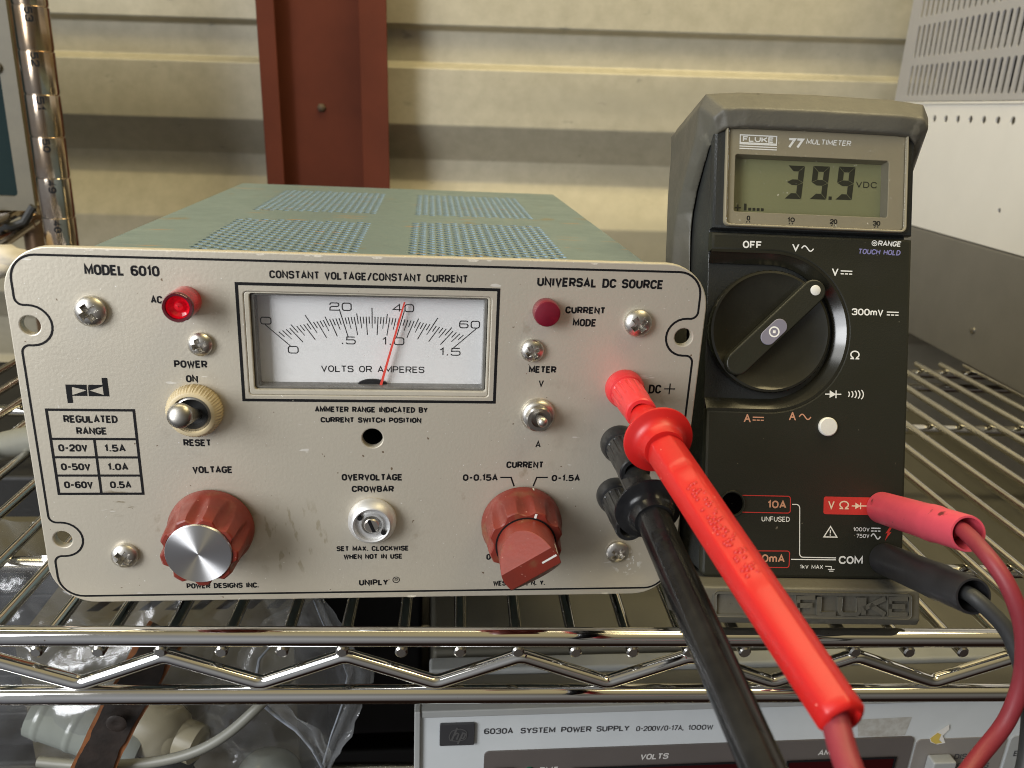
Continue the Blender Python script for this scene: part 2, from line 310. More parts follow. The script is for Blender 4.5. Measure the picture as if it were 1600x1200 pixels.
case_m = mat('grey_green_enamel', (.150, .205, .212), .45, var=.12, vscale=60, bump=.12, bscale=700, rvar=.1)
layer_spots(case_m, 45, .66, (.17, .16, .11), .05, 3, 5)
layer_spots(case_m, 30, .68, (.30, .19, .09), .01, 6, 3, (1, 9, 1))
zinc_m = mat('sky_tinted_zinc', (.46, .62, .70), .35, .4, var=.2, vscale=300)  # bare metal, with the bluish skylight glint of the hole walls in its colour
dark_m = mat('dark_inside', (.012, .012, .012), .7, var=.3, vscale=80)  # near-black colour standing in for the shade inside cavities
red_knob = mat('brick_red_plastic', (.215, .032, .020), .38, var=.18, vscale=130, bump=.06, bscale=900, rvar=.12, spec=.45)
layer_spots(red_knob, 120, .60, (.20, .07, .035), .12, 2, 5)
layer_spots(red_knob, 700, .74, (.5, .25, .2), .02, 4)
alu_cap = mat('spun_aluminium', (.80, .80, .80), .42, 1, aniso=.95)
alu = mat('satin_aluminium', (.80, .80, .79), .46, .75, var=.1, vscale=200, rvar=.08)
steel = mat('nickel_steel', (.72, .69, .63), .36, 1, var=.25, vscale=300, rvar=.10)
dull = mat('dull_steel', (.42, .40, .36), .38, 1, var=.3, vscale=220, rvar=.1)
cream_m = mat('cream_nylon_nut', (.60, .50, .31), .45, var=.15, vscale=150)
chrome = mat('bright_chrome', (.74, .73, .71), .07, 1, rvar=.05, vscale=90)
layer_spots(chrome, 900, .76, (.25, .2, .15), .02, 3)
chrome_wire = mat('dull_chrome_wire', (.62, .60, .55), .17, 1, rvar=.08, vscale=90)
post_m = mat('brown_tinted_chrome_post', (.55, .475, .39), .17, 1, var=.55, vscale=26, vcol=(.36, .245, .14), rvar=.1)  # chrome colour mixed with brown patches
white_dial = mat('white_dial_card', (.84, .84, .83), .6, var=.03, vscale=100)
needle_m = mat('red_needle', (.85, .07, .045), .5)
pane = dusty(clear('clear_pane', base=.005, rough=.04), 700, .745, amt=.4)
bez_m = mat('warm_grey_bezel', (.50, .465, .38), .4, var=.08, vscale=200)
rim_m = mat('smoky_window_edge', (.18, .175, .16), .18, var=.3, vscale=200)
lamp_m = mat('lit_red_lens', (.32, .004, .012), .12, emit=(1, .004, .015), estr=.07, coat=.6, var=.6, vscale=420)
lampd_m = mat('unlit_red_lens', (.17, .006, .020), .3, coat=.3, var=.15, vscale=300, bump=.1)
lamp_rim = mat('dark_red_lens_rim', (.09, .004, .010), .12, coat=.7)
red_post = mat('red_post_plastic', (.66, .035, .040), .33, spec=.5, bump=.05, bscale=500, sss=.15)
black_post = mat('black_post_plastic', (.012, .012, .013), .30, spec=.35, var=.4, vscale=120, vcol=(.030, .030, .028), bump=.06)
red_lead = mat('glossy_red_plastic', (.56, .014, .012), .38, spec=.5, sss=.2, bump=.04, bscale=260, var=.12, vscale=50)
layer_spots(red_lead, 75, .66, (.42, .012, .010), .10, 3, 5)
layer_spots(red_lead, 600, .75, (.85, .25, .2), .02, 4)
black_lead = mat('glossy_black_plastic', (.006, .006, .007), .20, spec=.22, bump=.05, bscale=260, var=.4, vscale=60, vcol=(.02, .02, .02))
red_cable = mat('red_silicone_cable', (.27, .028, .040), .5, bump=.08, bscale=500, var=.15, vscale=90)
black_cable = mat('black_silicone_cable', (.035, .037, .038), .5, bump=.08, bscale=500)
pink_plug = mat('faded_red_plug', (.70, .085, .125), .45, var=.10, vscale=80, bump=.1, bscale=500)
layer_spots(pink_plug, 170, .64, (.16, .03, .03), .05, 7, 5)
black_plug = mat('matt_black_plug', (.028, .028, .031), .45, var=.3, vscale=90, bump=.1, bscale=500)
layer_spots(black_plug, 60, .70, (.12, .12, .12), .03, 7, 5, (1, .3, 1))
meter_m = mat('charcoal_meter_plastic', (.019, .019, .012), .42, var=.2, vscale=80, bump=.12, bscale=1800, rvar=.08)
layer_spots(meter_m, 420, .765, (.17, .15, .11), .02, 5)
body_m = mat('charcoal_case_plastic', (.030, .032, .031), .30, bump=.3, bscale=1500, var=.15, vscale=70)
dial_m = mat('black_dial_plastic', (.020, .019, .013), .17, var=.3, vscale=90, rvar=.06, spec=.6)
holster_m = mat('grey_rubber', (.108, .101, .080), .48, var=.18, vscale=60, bump=.18, bscale=900, rvar=.1)
layer_spots(holster_m, 300, .72, (.05, .045, .035), .03, 5, 4)
layer_spots(holster_m, 90, .66, (.15, .14, .11), .06, 6, 5)
taupe_m = mat('taupe_window_mask', (.27, .238, .162), .45, var=.05, vscale=100)
lcd_m = mat('olive_lcd_glass', (.20, .205, .105), .35, var=.06, vscale=40)
seg_m = mat('lcd_segment_black', (.012, .015, .010), .4)
white_ink = mat('white_ink', (.80, .80, .76), .5); orange_ink = mat('salmon_ink', (.58, .29, .18), .5); violet_ink = mat('violet_ink', (.22, .21, .42), .5); red_ink = mat('red_ink', (.55, .035, .028), .5)
lilac_m = mat('lilac_button', (.20, .19, .24), .45); white_dot = mat('pale_dot', (.72, .71, .66), .45, var=.05, vscale=100)
wall_m = mat('galvanised_wall', (.48, .44, .335), .55, .15, var=.2, vscale=70, bump=.45, bscale=60, detail=6, vcol=(.41, .375, .28))
layer_spots(wall_m, 6, .52, (.36, .335, .26), .25, 4, 3, (.35, 1, 2.5))
layer_spots(wall_m, 40, .68, (.30, .28, .22), .08, 2, 5, (1, 1, 2))
oxide_m = mat('red_oxide_steel', (.115, .027, .0125), .75, spec=.2, var=.2, vscale=14, bump=.12, bscale=100)
greybox_m = mat('dark_grey_enamel', (.19, .18, .16), .5, var=.08, vscale=40, bump=.1, bscale=500)
whitebox_m = mat('white_enamel', (.84, .825, .79), .5, var=.03, vscale=30, bump=.05, bscale=500)
slot_m = mat('pale_grey_enamel', (.42, .41, .41), .5, var=.05, vscale=30)
hp_lid = mat('olive_grey_lid', (.125, .118, .092), .5, var=.08, vscale=30, bump=.1, bscale=600)
hp_trim = mat('pale_grey_trim', (.36, .37, .36), .45, var=.08, vscale=40)
hp_face = mat('pale_blue_grey_face', (.60, .63, .64), .5, var=.05, vscale=50)
hp_strip = mat('brown_grey_strip', (.115, .10, .092), .5, var=.06, vscale=60)
hp_label = mat('mid_grey_label_area', (.24, .22, .20), .5, var=.05, vscale=60)
hp_win = mat('dark_red_window', (.035, .004, .005), .12)
grey_ink = mat('dark_grey_ink', (.05, .05, .055), .5); pale_ink = mat('pale_grey_ink', (.62, .60, .57), .5)
bag_m = clear('clear_polythene', base=.07, white=.015, rough=.15, bump=.45, bscale=30)
leather_m = mat('worn_black_leather', (.030, .022, .018), .42, var=.5, vscale=120, bump=.5, bscale=240, vcol=(.015, .012, .010))
tan_leather = mat('tan_leather_edge', (.24, .085, .025), .6, var=.4, vscale=200, bump=.4, bscale=300)
tan_m = mat('khaki_enamel', (.11, .095, .055), .5, var=.12, vscale=40)
grey_rub = mat('grey_cable_sheath', (.20, .20, .17), .45, var=.1, vscale=90)
pot_m = mat('pale_ceramic', (.26, .28, .25), .2, var=.1, vscale=60)
blue_cloth = mat('navy_plastic', (.022, .028, .042), .35, bump=.3, bscale=60)
teal_m = mat('dark_teal_face', (.012, .025, .026), .7, spec=.1, var=.1, vscale=40); beige_m = mat('beige_frame', (.12, .105, .065), .5, var=.15, vscale=60)
shade_black = mat('under_shelf_shade_black', (.010, .010, .010), .6, bump=.2, bscale=500)  # near-black colour that supplies the darkness under the shelf
silver_tex = mat('paper_white', (.6, .56, .5), .6)

PF = Matrix(((1, 0, 0, 0), (0, 0, -1, 0), (0, 1, 0, 0), (0, 0, 0, 1)))    # face coordinates (right, up, out of the panel) -> world

# ================================================================== metal wall and column
WD = Vector((.9948, -.105, .0159)); WU = Vector((-.0158, .0017, .9999)); WN = Vector((-.105, -.9945, 0)); KW = 1.09
def wallpt(e_, h_, o_=0):
    X = Vector((0, .55, 0))+WD*e_+WU*h_; X = CAM+(X-CAM)*KW; return X+WN*o_
prof = [(1.10, .022), (.62, .022), (.60, .0), (.54, .0), (.52, .022), (.42, .022), (.40, .0), (.335, .0), (.315, .020), (.232, .020), (.2290, .010), (.2015, .010), (.1970, .022), (.148, .022), (.117, .0), (.097, .0), (.0585, .022), (-.02, .022), (-.05, 0), (-.09, 0), (-.12, .022), (-.3, .022), (-.33, 0), (-.37, 0), (-.4, .022), (-.62, .022)]
g = G(); E0, E1 = -1.1, 1.3; NX = 24
for i in range(NX+1):
    x_ = E0+(E1-E0)*i/NX
    for h_, o_ in prof: g.v.append(tuple(wallpt(x_, h_, o_)))
np_ = len(prof)
for i in range(NX):
    for j in range(np_-1):
        a = i*np_+j; g.f.append((a, a+1, a+1+np_, a+np_)); g.mi.append(0)
wall = obj('metal_wall', g, wall_m, None, sharp=20, bev=.0018, seg=2, base=wallpt(0, -.62))
wall.modifiers['bevel'].angle_limit = math.radians(12)
so = wall.modifiers.new('thickness', 'SOLIDIFY'); so.thickness = .002; so.offset = -1
tag(wall, 'cream ribbed sheet metal wall behind the shelving', 'wall')
col_t = thing('steel_column', 'rust red steel channel column standing against the ribbed wall', 'column', wallpt(-.075, -.62))
g = G()
def colbox(e0, e1, o0, o1):
    g.add([wallpt(.104+(e-.104)*(1-o/.868), h, o) for o in (o0, o1) for h in (-.62, 1.1) for e in (e0, e1)], [(0, 1, 3, 2), (4, 6, 7, 5), (0, 4, 5, 1), (2, 3, 7, 6), (0, 2, 6, 4), (1, 5, 7, 3)])
colbox(-.1345, -.0206, .052, .055)
colbox(-.1350, -.1320, .023, .0748); colbox(-.0226, -.0196, .023, .0748)
colbox(-.1362, -.1195, .072, .0751); colbox(-.0440, -.0186, .072, .0751)
obj('channel', g, oxide_m, col_t, bev=.001)
g = G(); bp_ = wallpt(.104+(-.0808-.104)*(1-.055/.868), .1605, .055); q_ = WN.to_track_quat('Z', 'Y').to_matrix().to_4x4(); q_.translation = bp_
g.lathe([(.0042, -.001), (.0042, .0015), (.003, .003), (.0012, .004)], 6, M=q_)
obj('web_hole_stub', g, mat('dark_hole_brown', (.09, .06, .035), .7), col_t)  # dull dark stub standing in for a dark hole in the web

# ================================================================== wire rack
RA = Vector((-.1223, -.0086, -.0067)); RD = Vector((.99933, -.0366, 0)); RB = Vector((.0366, .99933, 0))   # along the rail, back into the shelf
def rk(s, b, z): return RA+RD*s+RB*b+Vector((0, 0, z-RA.z))
rack = thing('wire_rack', 'chrome wire shelving rack with a zigzag truss front edge', 'shelving rack', rk(.1, .18, -.6))
S0, S1 = -.17, .60; ZW = -.0122; rw = .0022
g = G(); g.tube([rk(S0, 0, -.0067), rk(S1, 0, -.0067)], .0034, 20); obj('front_rail', g, chrome, rack)
g = G(); g.tube([rk(S0, 0, -.0306), rk(S1, 0, -.0306)], .0034, 20); obj('front_rail', g, chrome, rack)
g = G(); pts = []
ph = .0232; per = .0607
k = -4; raw = []
while ph+per*k < S1+.05:
    raw.append((ph+per*k, -.0262)); raw.append((ph+per*(k+.5)-.001, -.0148)); k += 1
pl = fil([(a, b, 1) for a, b in raw], False, .006, 6)
g.tube([rk(p.x, 0.0006, p.y) for p in pl], .0026, 14); obj('zigzag_truss', g, chrome, rack, sharp=50)
for b_ in (.062, .232, .352):
    g = G(); g.tube([rk(S0, b_, ZW-.0056), rk(S1, b_, ZW-.0056)], .0034 if b_ < .34 else .0034, 16); obj('cross_rod', g, chrome_wire, rack)
g = G(); g.tube([rk(S0, .356, -.0306), rk(S1, .356, -.0306)], .0034, 12); obj('back_rail', g, chrome_wire, rack)
g = G(); g.tube([rk(.0112, -.0016, ZW), rk(.0112, -.0011, ZW), rk(.0112, .10, ZW), rk(.0112, .2, ZW), rk(.0112, .36, ZW)], [.0016, rw, rw, rw, rw], 12)
w0 = obj('cross_wire', g, chrome_wire, rack)
pitch = .0202
for k in range(-8, 29):
    if k == 0: continue
    o = w0.copy(); COL.objects.link(o); o.parent = rack; o.location = RD*pitch*k
# lower shelf of the same rack
ZL = -.262
for b_, z_ in ((0, ZL), (0, ZL-.024)):
    g = G(); g.tube([rk(S0, b_, z_), rk(S1, b_, z_)], .0034, 12); obj('lower_shelf_rail', g, chrome_wire, rack)
for b_ in (.17, .20, .352):
    g = G(); g.tube([rk(S0, b_, ZL+.004), rk(S1, b_, ZL+.004)], .0034, 12); obj('lower_shelf_rod', g, chrome_wire, rack)
def make_post(base, parent, r=.0102, z0=-.6, z1=.75, txt=True):
    prof = []; z = z0; k = 0
    while z < z1:
        prof += [(r, z+.0009), (r, z+.0243), (r*.955, z+.0247), (r*.955, z+.0251)]; z += .0254
    g = G(); g.lathe(prof, 28, (base[0], base[1])); o = obj('post', g, post_m, parent, sharp=40)
    return o
PB = (-.2262, .318)
po = make_post(PB, rack)
pg = G()
for k, s_ in enumerate(('53', '52', '51', '50', '49', '48', '47')):      # stamped height numbers, wrapped on the tube
    zc = .2085-.0254*k-.0015
    h = G(); stext(h, s_, -.0042, -.0022, .0084, .0046, .0010, 0)
    a0 = math.radians(-76)
    for i, v in enumerate(h.v):
        a = a0+(v[1])/.0102
        h.v[i] = (PB[0]+.01029*math.cos(a), PB[1]+.01029*math.sin(a), zc-v[0])
    pg.merge(h)
obj('stamped_numbers', pg, ink_m, po)
make_post((rk(.72, .358, 0).x, rk(.72, .358, 0).y), rack)

# ================================================================== instruments stacked at the right
GB = Vector((.4376, .2503, 0)); GD = Vector((.0698, .9976, 0)); GN = Vector((.9976, -.0698, 0))
GM = Matrix(((-GD.x, 0, -GN.x, GB.x), (-GD.y, 0, -GN.y, GB.y), (0, 1, 0, 0), (0, 0, 0, 1)))   # face coords: a toward the viewer, b up, c out of the side
t = thing('instrument_case', 'dark grey instrument case at the bottom of the stack on the right', 'instrument', (GB.x+.1, GB.y+.05, -.01))
g = G(); g.box(-.33, .22, -.01, .0822, -.3, 0); obj('case', g, greybox_m, t, GM, bev=.002)
g = G(); g.lathe([(.0028, 0), (.0024, .0012), (.001, .0018)], 12, (-.075, .018)); obj('rivet', g, dull, t, GM)
t = thing('white_chassis', 'white metal chassis with a row of round holes, on the dark grey case', 'chassis', (GB.x+.1, GB.y+.05, .0822))
g = G(); g.box(-.33, .22, .1864, .1882, .0002, .0016); obj('top_flange', g, whitebox_m, t, GM, bev=.0004)
hol = [circ(-.198+.0185*i, .1745, .0030, 14) for i in range(18)]+[circ(-.078, .1105, .0019, 12)]
g = plate([[(-.33, .0830), (.22, .0830), (.22, .1880), (-.33, .1880)]]+hol, -.0012, 0); obj('side_panel', g, whitebox_m, t, GM)
g = G(); g.box(-.33, .22, .0832, .1878, -.3, -.016); obj('inner_box', g, slot_m, t, GM)
t = thing('slotted_chassis', 'pale grey slotted metal chassis, topmost of the stack on the right', 'chassis', (GB.x+.1, GB.y+.05, .188))
sl = []
for row, (z0, z1) in enumerate(((.1935, .2205), (.2265, .2545), (.2605, .2885), (.2945, .3225))):
    for i in range(36):
        a = -.262+.0086*i-row*.0012
        sl.append([(a-.0022, z0+.0022)]+[(a+.0022*math.cos(x), z0+.0022+.0022*math.sin(x)) for x in (math.pi*1.25, math.pi*1.5, math.pi*1.75)]+[(a+.0022, z0+.0022), (a+.0022, z1-.0022)]+[(a+.0022*math.cos(x), z1-.0022+.0022*math.sin(x)) for x in (math.pi*.25, math.pi*.5, math.pi*.75)]+[(a-.0022, z1-.0022)])
g = plate([[(-.285, .1890), (.22, .1890), (.22, .40), (-.285, .40)]]+sl, -.0050, -.0038); obj('slotted_side', g, slot_m, t, GM)
g = G()
for z0, z1 in ((.195, .2), (.225, .24), (.262, .27)):
    g.box(-.27, .2, z0, z1, -.024, -.022)
for i in range(24): g.box(-.26+.02*i, -.254+.02*i, .19, .39, -.03, -.028)
obj('inner_frame', g, greybox_m, t, GM)
g = G(); g.box(-.283, .22, .1892, .399, -.3, -.06); obj('inner_box', g, dark_m, t, GM)

# ================================================================== left background
yI = .37
a_, b_, c_, d_ = at(2, 20, yI), at(12, 60, yI), at(50, 306, yI), at(-5, 326, yI)
t = thing('teal_instrument', 'teal faced instrument with a beige frame at the left edge', 'instrument', (c_.x-.15, yI+.06, d_.z))
xr = c_.x
g = G(); g.box(xr-.298, xr-.050, yI+.004, yI+.105, d_.z+.002, d_.z+.168); g.box(xr-.2985, xr-.004, yI+.0038, yI+.012, d_.z+.0015, d_.z+.1685); obj('case', g, beige_m, t, bev=.002)
g = plate([rrect(xr-.30, xr+.001, d_.z-.001, d_.z+.171, .004), rrect(xr-.288, xr-.0095, d_.z+.009, d_.z+.160, .003)], -yI-.0035, -yI); obj('frame', g, beige_m, t, PF, bev=.0006)
g = G(); g.box(xr-.289, xr-.009, d_.z+.0095, d_.z+.1605, -yI-.0036, -yI-.0024); obj('face', g, teal_m, t, PF)
g = G(); g.lathe([(.004, 0), (.004, .004), (.003, .005)], 16, (xr-.0115, d_.z+.095), M=Matrix.Translation((0, 0, -yI-.002))); obj('knob', g, dull, t, PF)
g = G(); pb = at(31, 180, .43); g.lathe([(.0095, -.6), (.0095, .6)], 24, (pb.x, pb.y)); nb = obj('rack_pole', g, mat('brown_stained_steel', (.20, .12, .065), .35, .6, var=.5, vscale=30), None, base=(pb.x, pb.y, -.6))
tag(nb, 'slim brown stained pole just left of the numbered shelf post', 'pole')
t = thing('side_rack', 'brass toned wire rack holding the teal faced instrument', 'shelving rack', (c_.x-.1, yI, -.1))
for (u0, v0, u1, v1, y0, y1) in ((-10, 352, 56, 318, .34, .42), (-10, 392, 58, 345, .30, .42), (-10, 372, 50, 352, .36, .40)):
    g = G(); g.tube([at(u0, v0, y0), at(u1, v1, y1)], .0028, 10); obj('rod', g, post_m, t)
g = G(); g.tube([at(-60, 340, .4), at(60, 330, .40)], .003, 10); obj('rod', g, post_m, t)
g = G()
for k in range(7):
    p0 = at(-20, 330+k*9, .36+.01*k); p1 = at(52-3*k, 322+k*7, .36+.01*k)
    m_ = (p0+p1)/2+Vector((0, 0, -.012+.003*k)); g.tube([p0, p0.lerp(m_, .5)+Vector((0, 0, -.004)), m_, m_.lerp(p1, .5)+Vector((0, 0, -.004)), p1], .0026, 8)
tag(obj('cable_bundle', g, black_cable, None, base=at(20, 350, .38)), 'tangle of dark cables below the teal faced instrument', 'cables')
def blob(name, c, rx, ry, rz, m, seed, amp=.25, fr=1.6, parent=None):
    g = G(); n1, n2 = 20, 14
    for j in range(n2+1):
        ph_ = math.pi*j/n2
        for i in range(n1):
            th = 2*math.pi*i/n1; d = Vector((math.sin(ph_)*math.cos(th), math.sin(ph_)*math.sin(th), math.cos(ph_)))
            k = 1+amp*noise.noise(d*fr+Vector((seed*7.3, 0, 0))); g.v.append((c[0]+rx*d.x*k, c[1]+ry*d.y*k, c[2]+rz*d.z*k))
    for j in range(n2):
        for i in range(n1): g.f.append((j*n1+i, (j+1)*n1+i, (j+1)*n1+(i+1) % n1, j*n1+(i+1) % n1)); g.mi.append(0)
    return obj(name, g, m, parent, sharp=None if False else 60, base=None if parent else c)
p_ = at(-6, 408, .30); tag(blob('crumpled_wrapper', p_, .020, .02, .010, silver_tex, 3, .35, 2.2), 'crumpled pale wrapper beside the top left corner of the beige panel', 'wrapper')
g = G(); hp_ = [at(-30, 706, .17), at(0, 698, .165), at(36, 690, .16), at(70, 684, .155), at(130, 676, .15)]; g.tube(hp_, .0075, 16)
hz = obj('grey_hose', g, grey_rub, None, base=hp_[2]); tag(hz, 'thick pale grey cable beneath the shelf wires on the left', 'cable')
g = G(); g.prism([tuple(v) for v in rrect(-.36, -.17, .16, .33, .004)], -.085, -.082); o = obj('olive_board', g, tan_m, None, base=(-.26, .24, -.085)); tag(o, 'flat olive board lying below the shelf wires at far left', 'board')

# ================================================================== rack power supply under the shelf
HY = .02; HX0 = .0172; HZ = -.0693; HX1 = HX0+.425; HH = .175
t = thing('rack_power_supply', 'wide pale grey rack power supply under the wire shelf, partly out of view', 'power supply', (HX0+.21, .2, HZ-HH))
HF = Matrix(((1, 0, 0, 0), (0, 0, -1, HY), (0, 1, 0, 0), (0, 0, 0, 1)))
g = G(); g.box(HX0+.0045, HX1-.0045, .056, .37, HZ-HH+.004, HZ+.0035); obj('case_lid', g, hp_lid, t, bev=.002, seg=3)
g = G(); g.box(HX0+.003, HX1-.003, .0445, .054, HZ-HH+.004, HZ+.0022); obj('lid_edge', g, hp_trim, t, bev=.0015, seg=3)
g = G(); g.box(HX0+.0006, HX1-.0006, HY+.004, .0440, HZ-HH, HZ+.0002); obj('bezel_frame', g, hp_lid, t, bev=.001)
g = plate([rrect(HX0-.002, HX1+.002, HZ-HH, HZ, .0015)], -.004, .0004, .0004); obj('front_face', g, hp_face, t, HF)
g = G(); g.box(HX0-.0030, HX0-.0004, HZ-HH, HZ+.003, -.02, .0020); g.box(HX0-.0004, HX1, HZ-.0008, HZ+.0026, -.006, .0012); obj('front_trim', g, hp_trim, t, HF, bev=.0006)
def hx(v): return v*1e-3
g = G(); g.prism(rrect(.0434, .2345, -.2, -.0884, .0022), .0005, .0012); ds = obj('display_strip', g, hp_strip, t, HF)
g = G(); g.box(.0812, .1700, -.2, -.0985, .0013, .0018); g.box(.1770, .2270, -.2, -.0990, .0013, .0018); obj('display_window', g, hp_win, ds, HF)
g = G(); g.stroke([(.0812, -.2), (.0812, -.0983), (.1700, -.0983), (.1700, -.2)], .0011, .0021); g.stroke([(.1770, -.2), (.1770, -.0988), (.2270, -.0988), (.2270, -.2)], .0011, .0021); obj('window_edge', g, ink_m, ds, HF)
g = G(); g.prism(rrect(.2362, .2795, -.2, -.0905, .0022), .0005, .0010); obj('label_area', g, hp_label, t, HF)
g = G(); g.prism(rrect(.2815, .36, -.2, -.0905, .0022), .0005, .0009); obj('status_area', g, hp_trim, t, HF)
g = G(); g.prism(rrect(.2425, .2535, -.116, -.0985, .001), .001, .0065); obj('push_button', g, hp_trim, t, HF, bev=.0008)
g = G(); g.prism(rrect(.0465, .0570, -.115, -.0965, .002), .0013, .005); obj('rocker_button', g, black_post, ds, HF, bev=.0008)
g = G(); g.lathe([(.0021, .001), (.0021, .0018), (.0014, .0027), (.0004, .003)], 16, (.0629, -.0990)); obj('status_lamp', g, mat('green_lens', (.008, .10, .06), .2), ds, HF)
g = G(); g.lathe([(.0021, .001), (.0021, .0018), (.0014, .0027), (.0004, .003)], 16, (.2920, -.1060)); obj('status_lamp', g, mat('green_lens_off', (.006, .06, .04), .2), t, HF)
g = G(); SL = -.0125
stext(g, '6030A', .0429, -.0797, .0121, .0030, .00052, .00055, slope=SL, gap=.5)
stext(g, 'SYSTEM', .0582, -.0799, .0146, .0029, .00052, .00055, slope=SL, gap=.45); stext(g, 'POWER', .0753, -.0801, .0129, .0029, .00052, .00055, slope=SL, gap=.45); stext(g, 'SUPPLY', .0904, -.0803, .0141, .0029, .00052, .00055, slope=SL, gap=.45)
stext(g, '0-200V/0-17A,', .1075, -.0808, .0208, .0027, .00042, .00055, slope=SL, gap=.45); stext(g, '1000W', .1302, -.0811, .0110, .0027, .00042, .00055, slope=SL, gap=.45)
obj('face_lettering', g, grey_ink, t, HF); g = G()
stext(g, 'DISPLAY', .2560, -.1020, .0160, .0030, .0005, .0011, slope=SL); stext(g, 'SETTINGS', .2560, -.1075, .0180, .0030, .0005, .0011, slope=SL); obj('area_lettering', g, grey_ink, t, HF); g = G()
stext(g, 'ENABLED', .2846, -.1015, .0170, .0030, .0005, .0011, slope=SL)
obj('area_lettering', g, grey_ink, t, HF)
g = G(); stext(g, 'RMT', .0674, -.1005, .0080, .0032, .0006, .0014, gap=.4); obj('strip_lettering', g, pale_ink, ds, HF)
g = G(); stext(g, 'AMPS', .1905, -.0967, .0112, .0031, .0006, .0014, shear=.12, gap=.4); obj('strip_lettering', g, pale_ink, ds, HF)
g = G(); stext(g, 'VOLTS', .1104, -.0953, .0124, .0031, .0006, .0014, shear=.12, gap=.4);
obj('strip_lettering', g, pale_ink, ds, HF)
g = G(); g.prism(rrect(.0246, .0390, -.0840, -.0730, .0006), .0005, .0018); bd = obj('badge', g, mat('dark_badge', (.045, .045, .048), .3), t, HF, bev=.0003)
g = G(); g.stroke(fil([(.0290, -.0810), (.0325, -.0815, 1), (.0355, -.0805, 1), (.0358, -.0765, 1), (.0330, -.0752, 1), (.0295, -.0760, 1), (.0284, -.0790, 1)], True, .002), .0004, .0020, True)
g.stroke([(.0318, -.0745), (.0296, -.0808)], .0008, .00202); g.stroke(fil([(.0305, -.0785), (.0316, -.0772, 1), (.0325, -.0776, 1), (.0316, -.0806)], False, .0006), .0007, .00203)
g.stroke([(.0343, -.0770), (.0321, -.0828)], .0008, .00204); g.stroke(fil([(.0340, -.0775), (.0354, -.0773, 1), (.0345, -.0800, 1), (.0332, -.0800)], False, .0006), .0007, .00205)
obj('badge_emblem', g, mat('badge_silver', (.2, .2, .2), .3, .6), bd, HF)
g = G(); g.poly([(.2061, -.0785), (.2312, -.0780), (.2300, -.0880), (.2190, -.0884), (.2080, -.0878)], .00052); obj('tape_residue', g, mat('tape_residue', (.50, .50, .47), .35, var=.3, vscale=300, vcol=(.38, .36, .32)), t, HF)
g = G(); g.poly([(.2415, -.0895), (.2445, -.0862), (.2492, -.0822), (.2498, -.0850), (.2475, -.0885), (.2497, -.0925), (.2460, -.0932), (.2425, -.0918)], .00115); st_ = obj('torn_sticker', g, mat('torn_paper', (.75, .73, .68), .7), t, HF)
g = G(); g.poly([(.2418, -.0895), (.2446, -.0866), (.2466, -.0876), (.2462, -.0905), (.2480, -.0922), (.2452, -.0928), (.2428, -.0914)], .00125); obj('sticker_print', g, mat('yellow_print', (.62, .46, .10), .6), st_, HF)
g = G(); g.prism([(.2041, -.0785), (.2052, -.0752), (.2066, -.0788)], .0005, .0012); obj('paper_scrap', g, silver_tex, t, HF)
g = G(); g.poly([(.2672, -.0920), (.2700, -.0900), (.2715, -.0910), (.2692, -.0930)], .00115); obj('paper_scrap', g, silver_tex, t, HF)

# ================================================================== things below the shelf on the left
t = thing('shelf_dark_block', 'added black block standing in for the darkness deep on the lower shelf', 'equipment case', (-.2, .3, ZL))  # added block, fills the dark background behind the lower shelf
g = G(); g.box(-.62, .016, .215, .44, ZL+.006, -.055); obj('case', g, shade_black, t, bev=.003)
g = G()
for k in range(5): g.box(-.6, -.03, .2122, .2152, ZL+.03+.03*k, ZL+.036+.03*k)
obj('front_rib', g, shade_black, t, bev=.001)
sl = [[(x0, .112), (x0+.006, .112), (x0+.020, .143), (x0+.014, .143)] for x0 in [-.150+.0125*i for i in range(9)]]
t = thing('slotted_cover', 'khaki sheet metal cover with slanted slots under the shelf wires', 'metal cover', (-.1, .13, ZL))
g = plate([[(-.172, .088), (-.045, .088), (-.045, .19), (-.172, .19)]]+sl, -.0812, -.080); obj('top_plate', g, tan_m, t)
g = G(); g.box(-.172, -.045, .0870, .0882, ZL+.006, -.0802); g.box(-.172, -.045, .1895, .1907, ZL+.006, -.0802); g.box(-.1725, -.1712, .0884, .1893, ZL+.006, -.0814); g.box(-.0458, -.0446, .0884, .1893, ZL+.006, -.0814); obj('side_walls', g, tan_m, t)
t = thing('lower_dark_block', 'added black block standing in for the deep shadow under the lower shelf', 'cabinet', (-.1, .3, -.62))  # added to black out the wall and column, which lie in shadow
g = G(); g.box(-.62, .50, .22, .44, -.62, ZL-.012); obj('dark_block_body', g, shade_black, t, bev=.003)
g = G(); g.box(-.60, .48, .2165, .2195, -.60, ZL-.03); obj('door', g, shade_black, t, bev=.002)  # front sheet of the added dark block
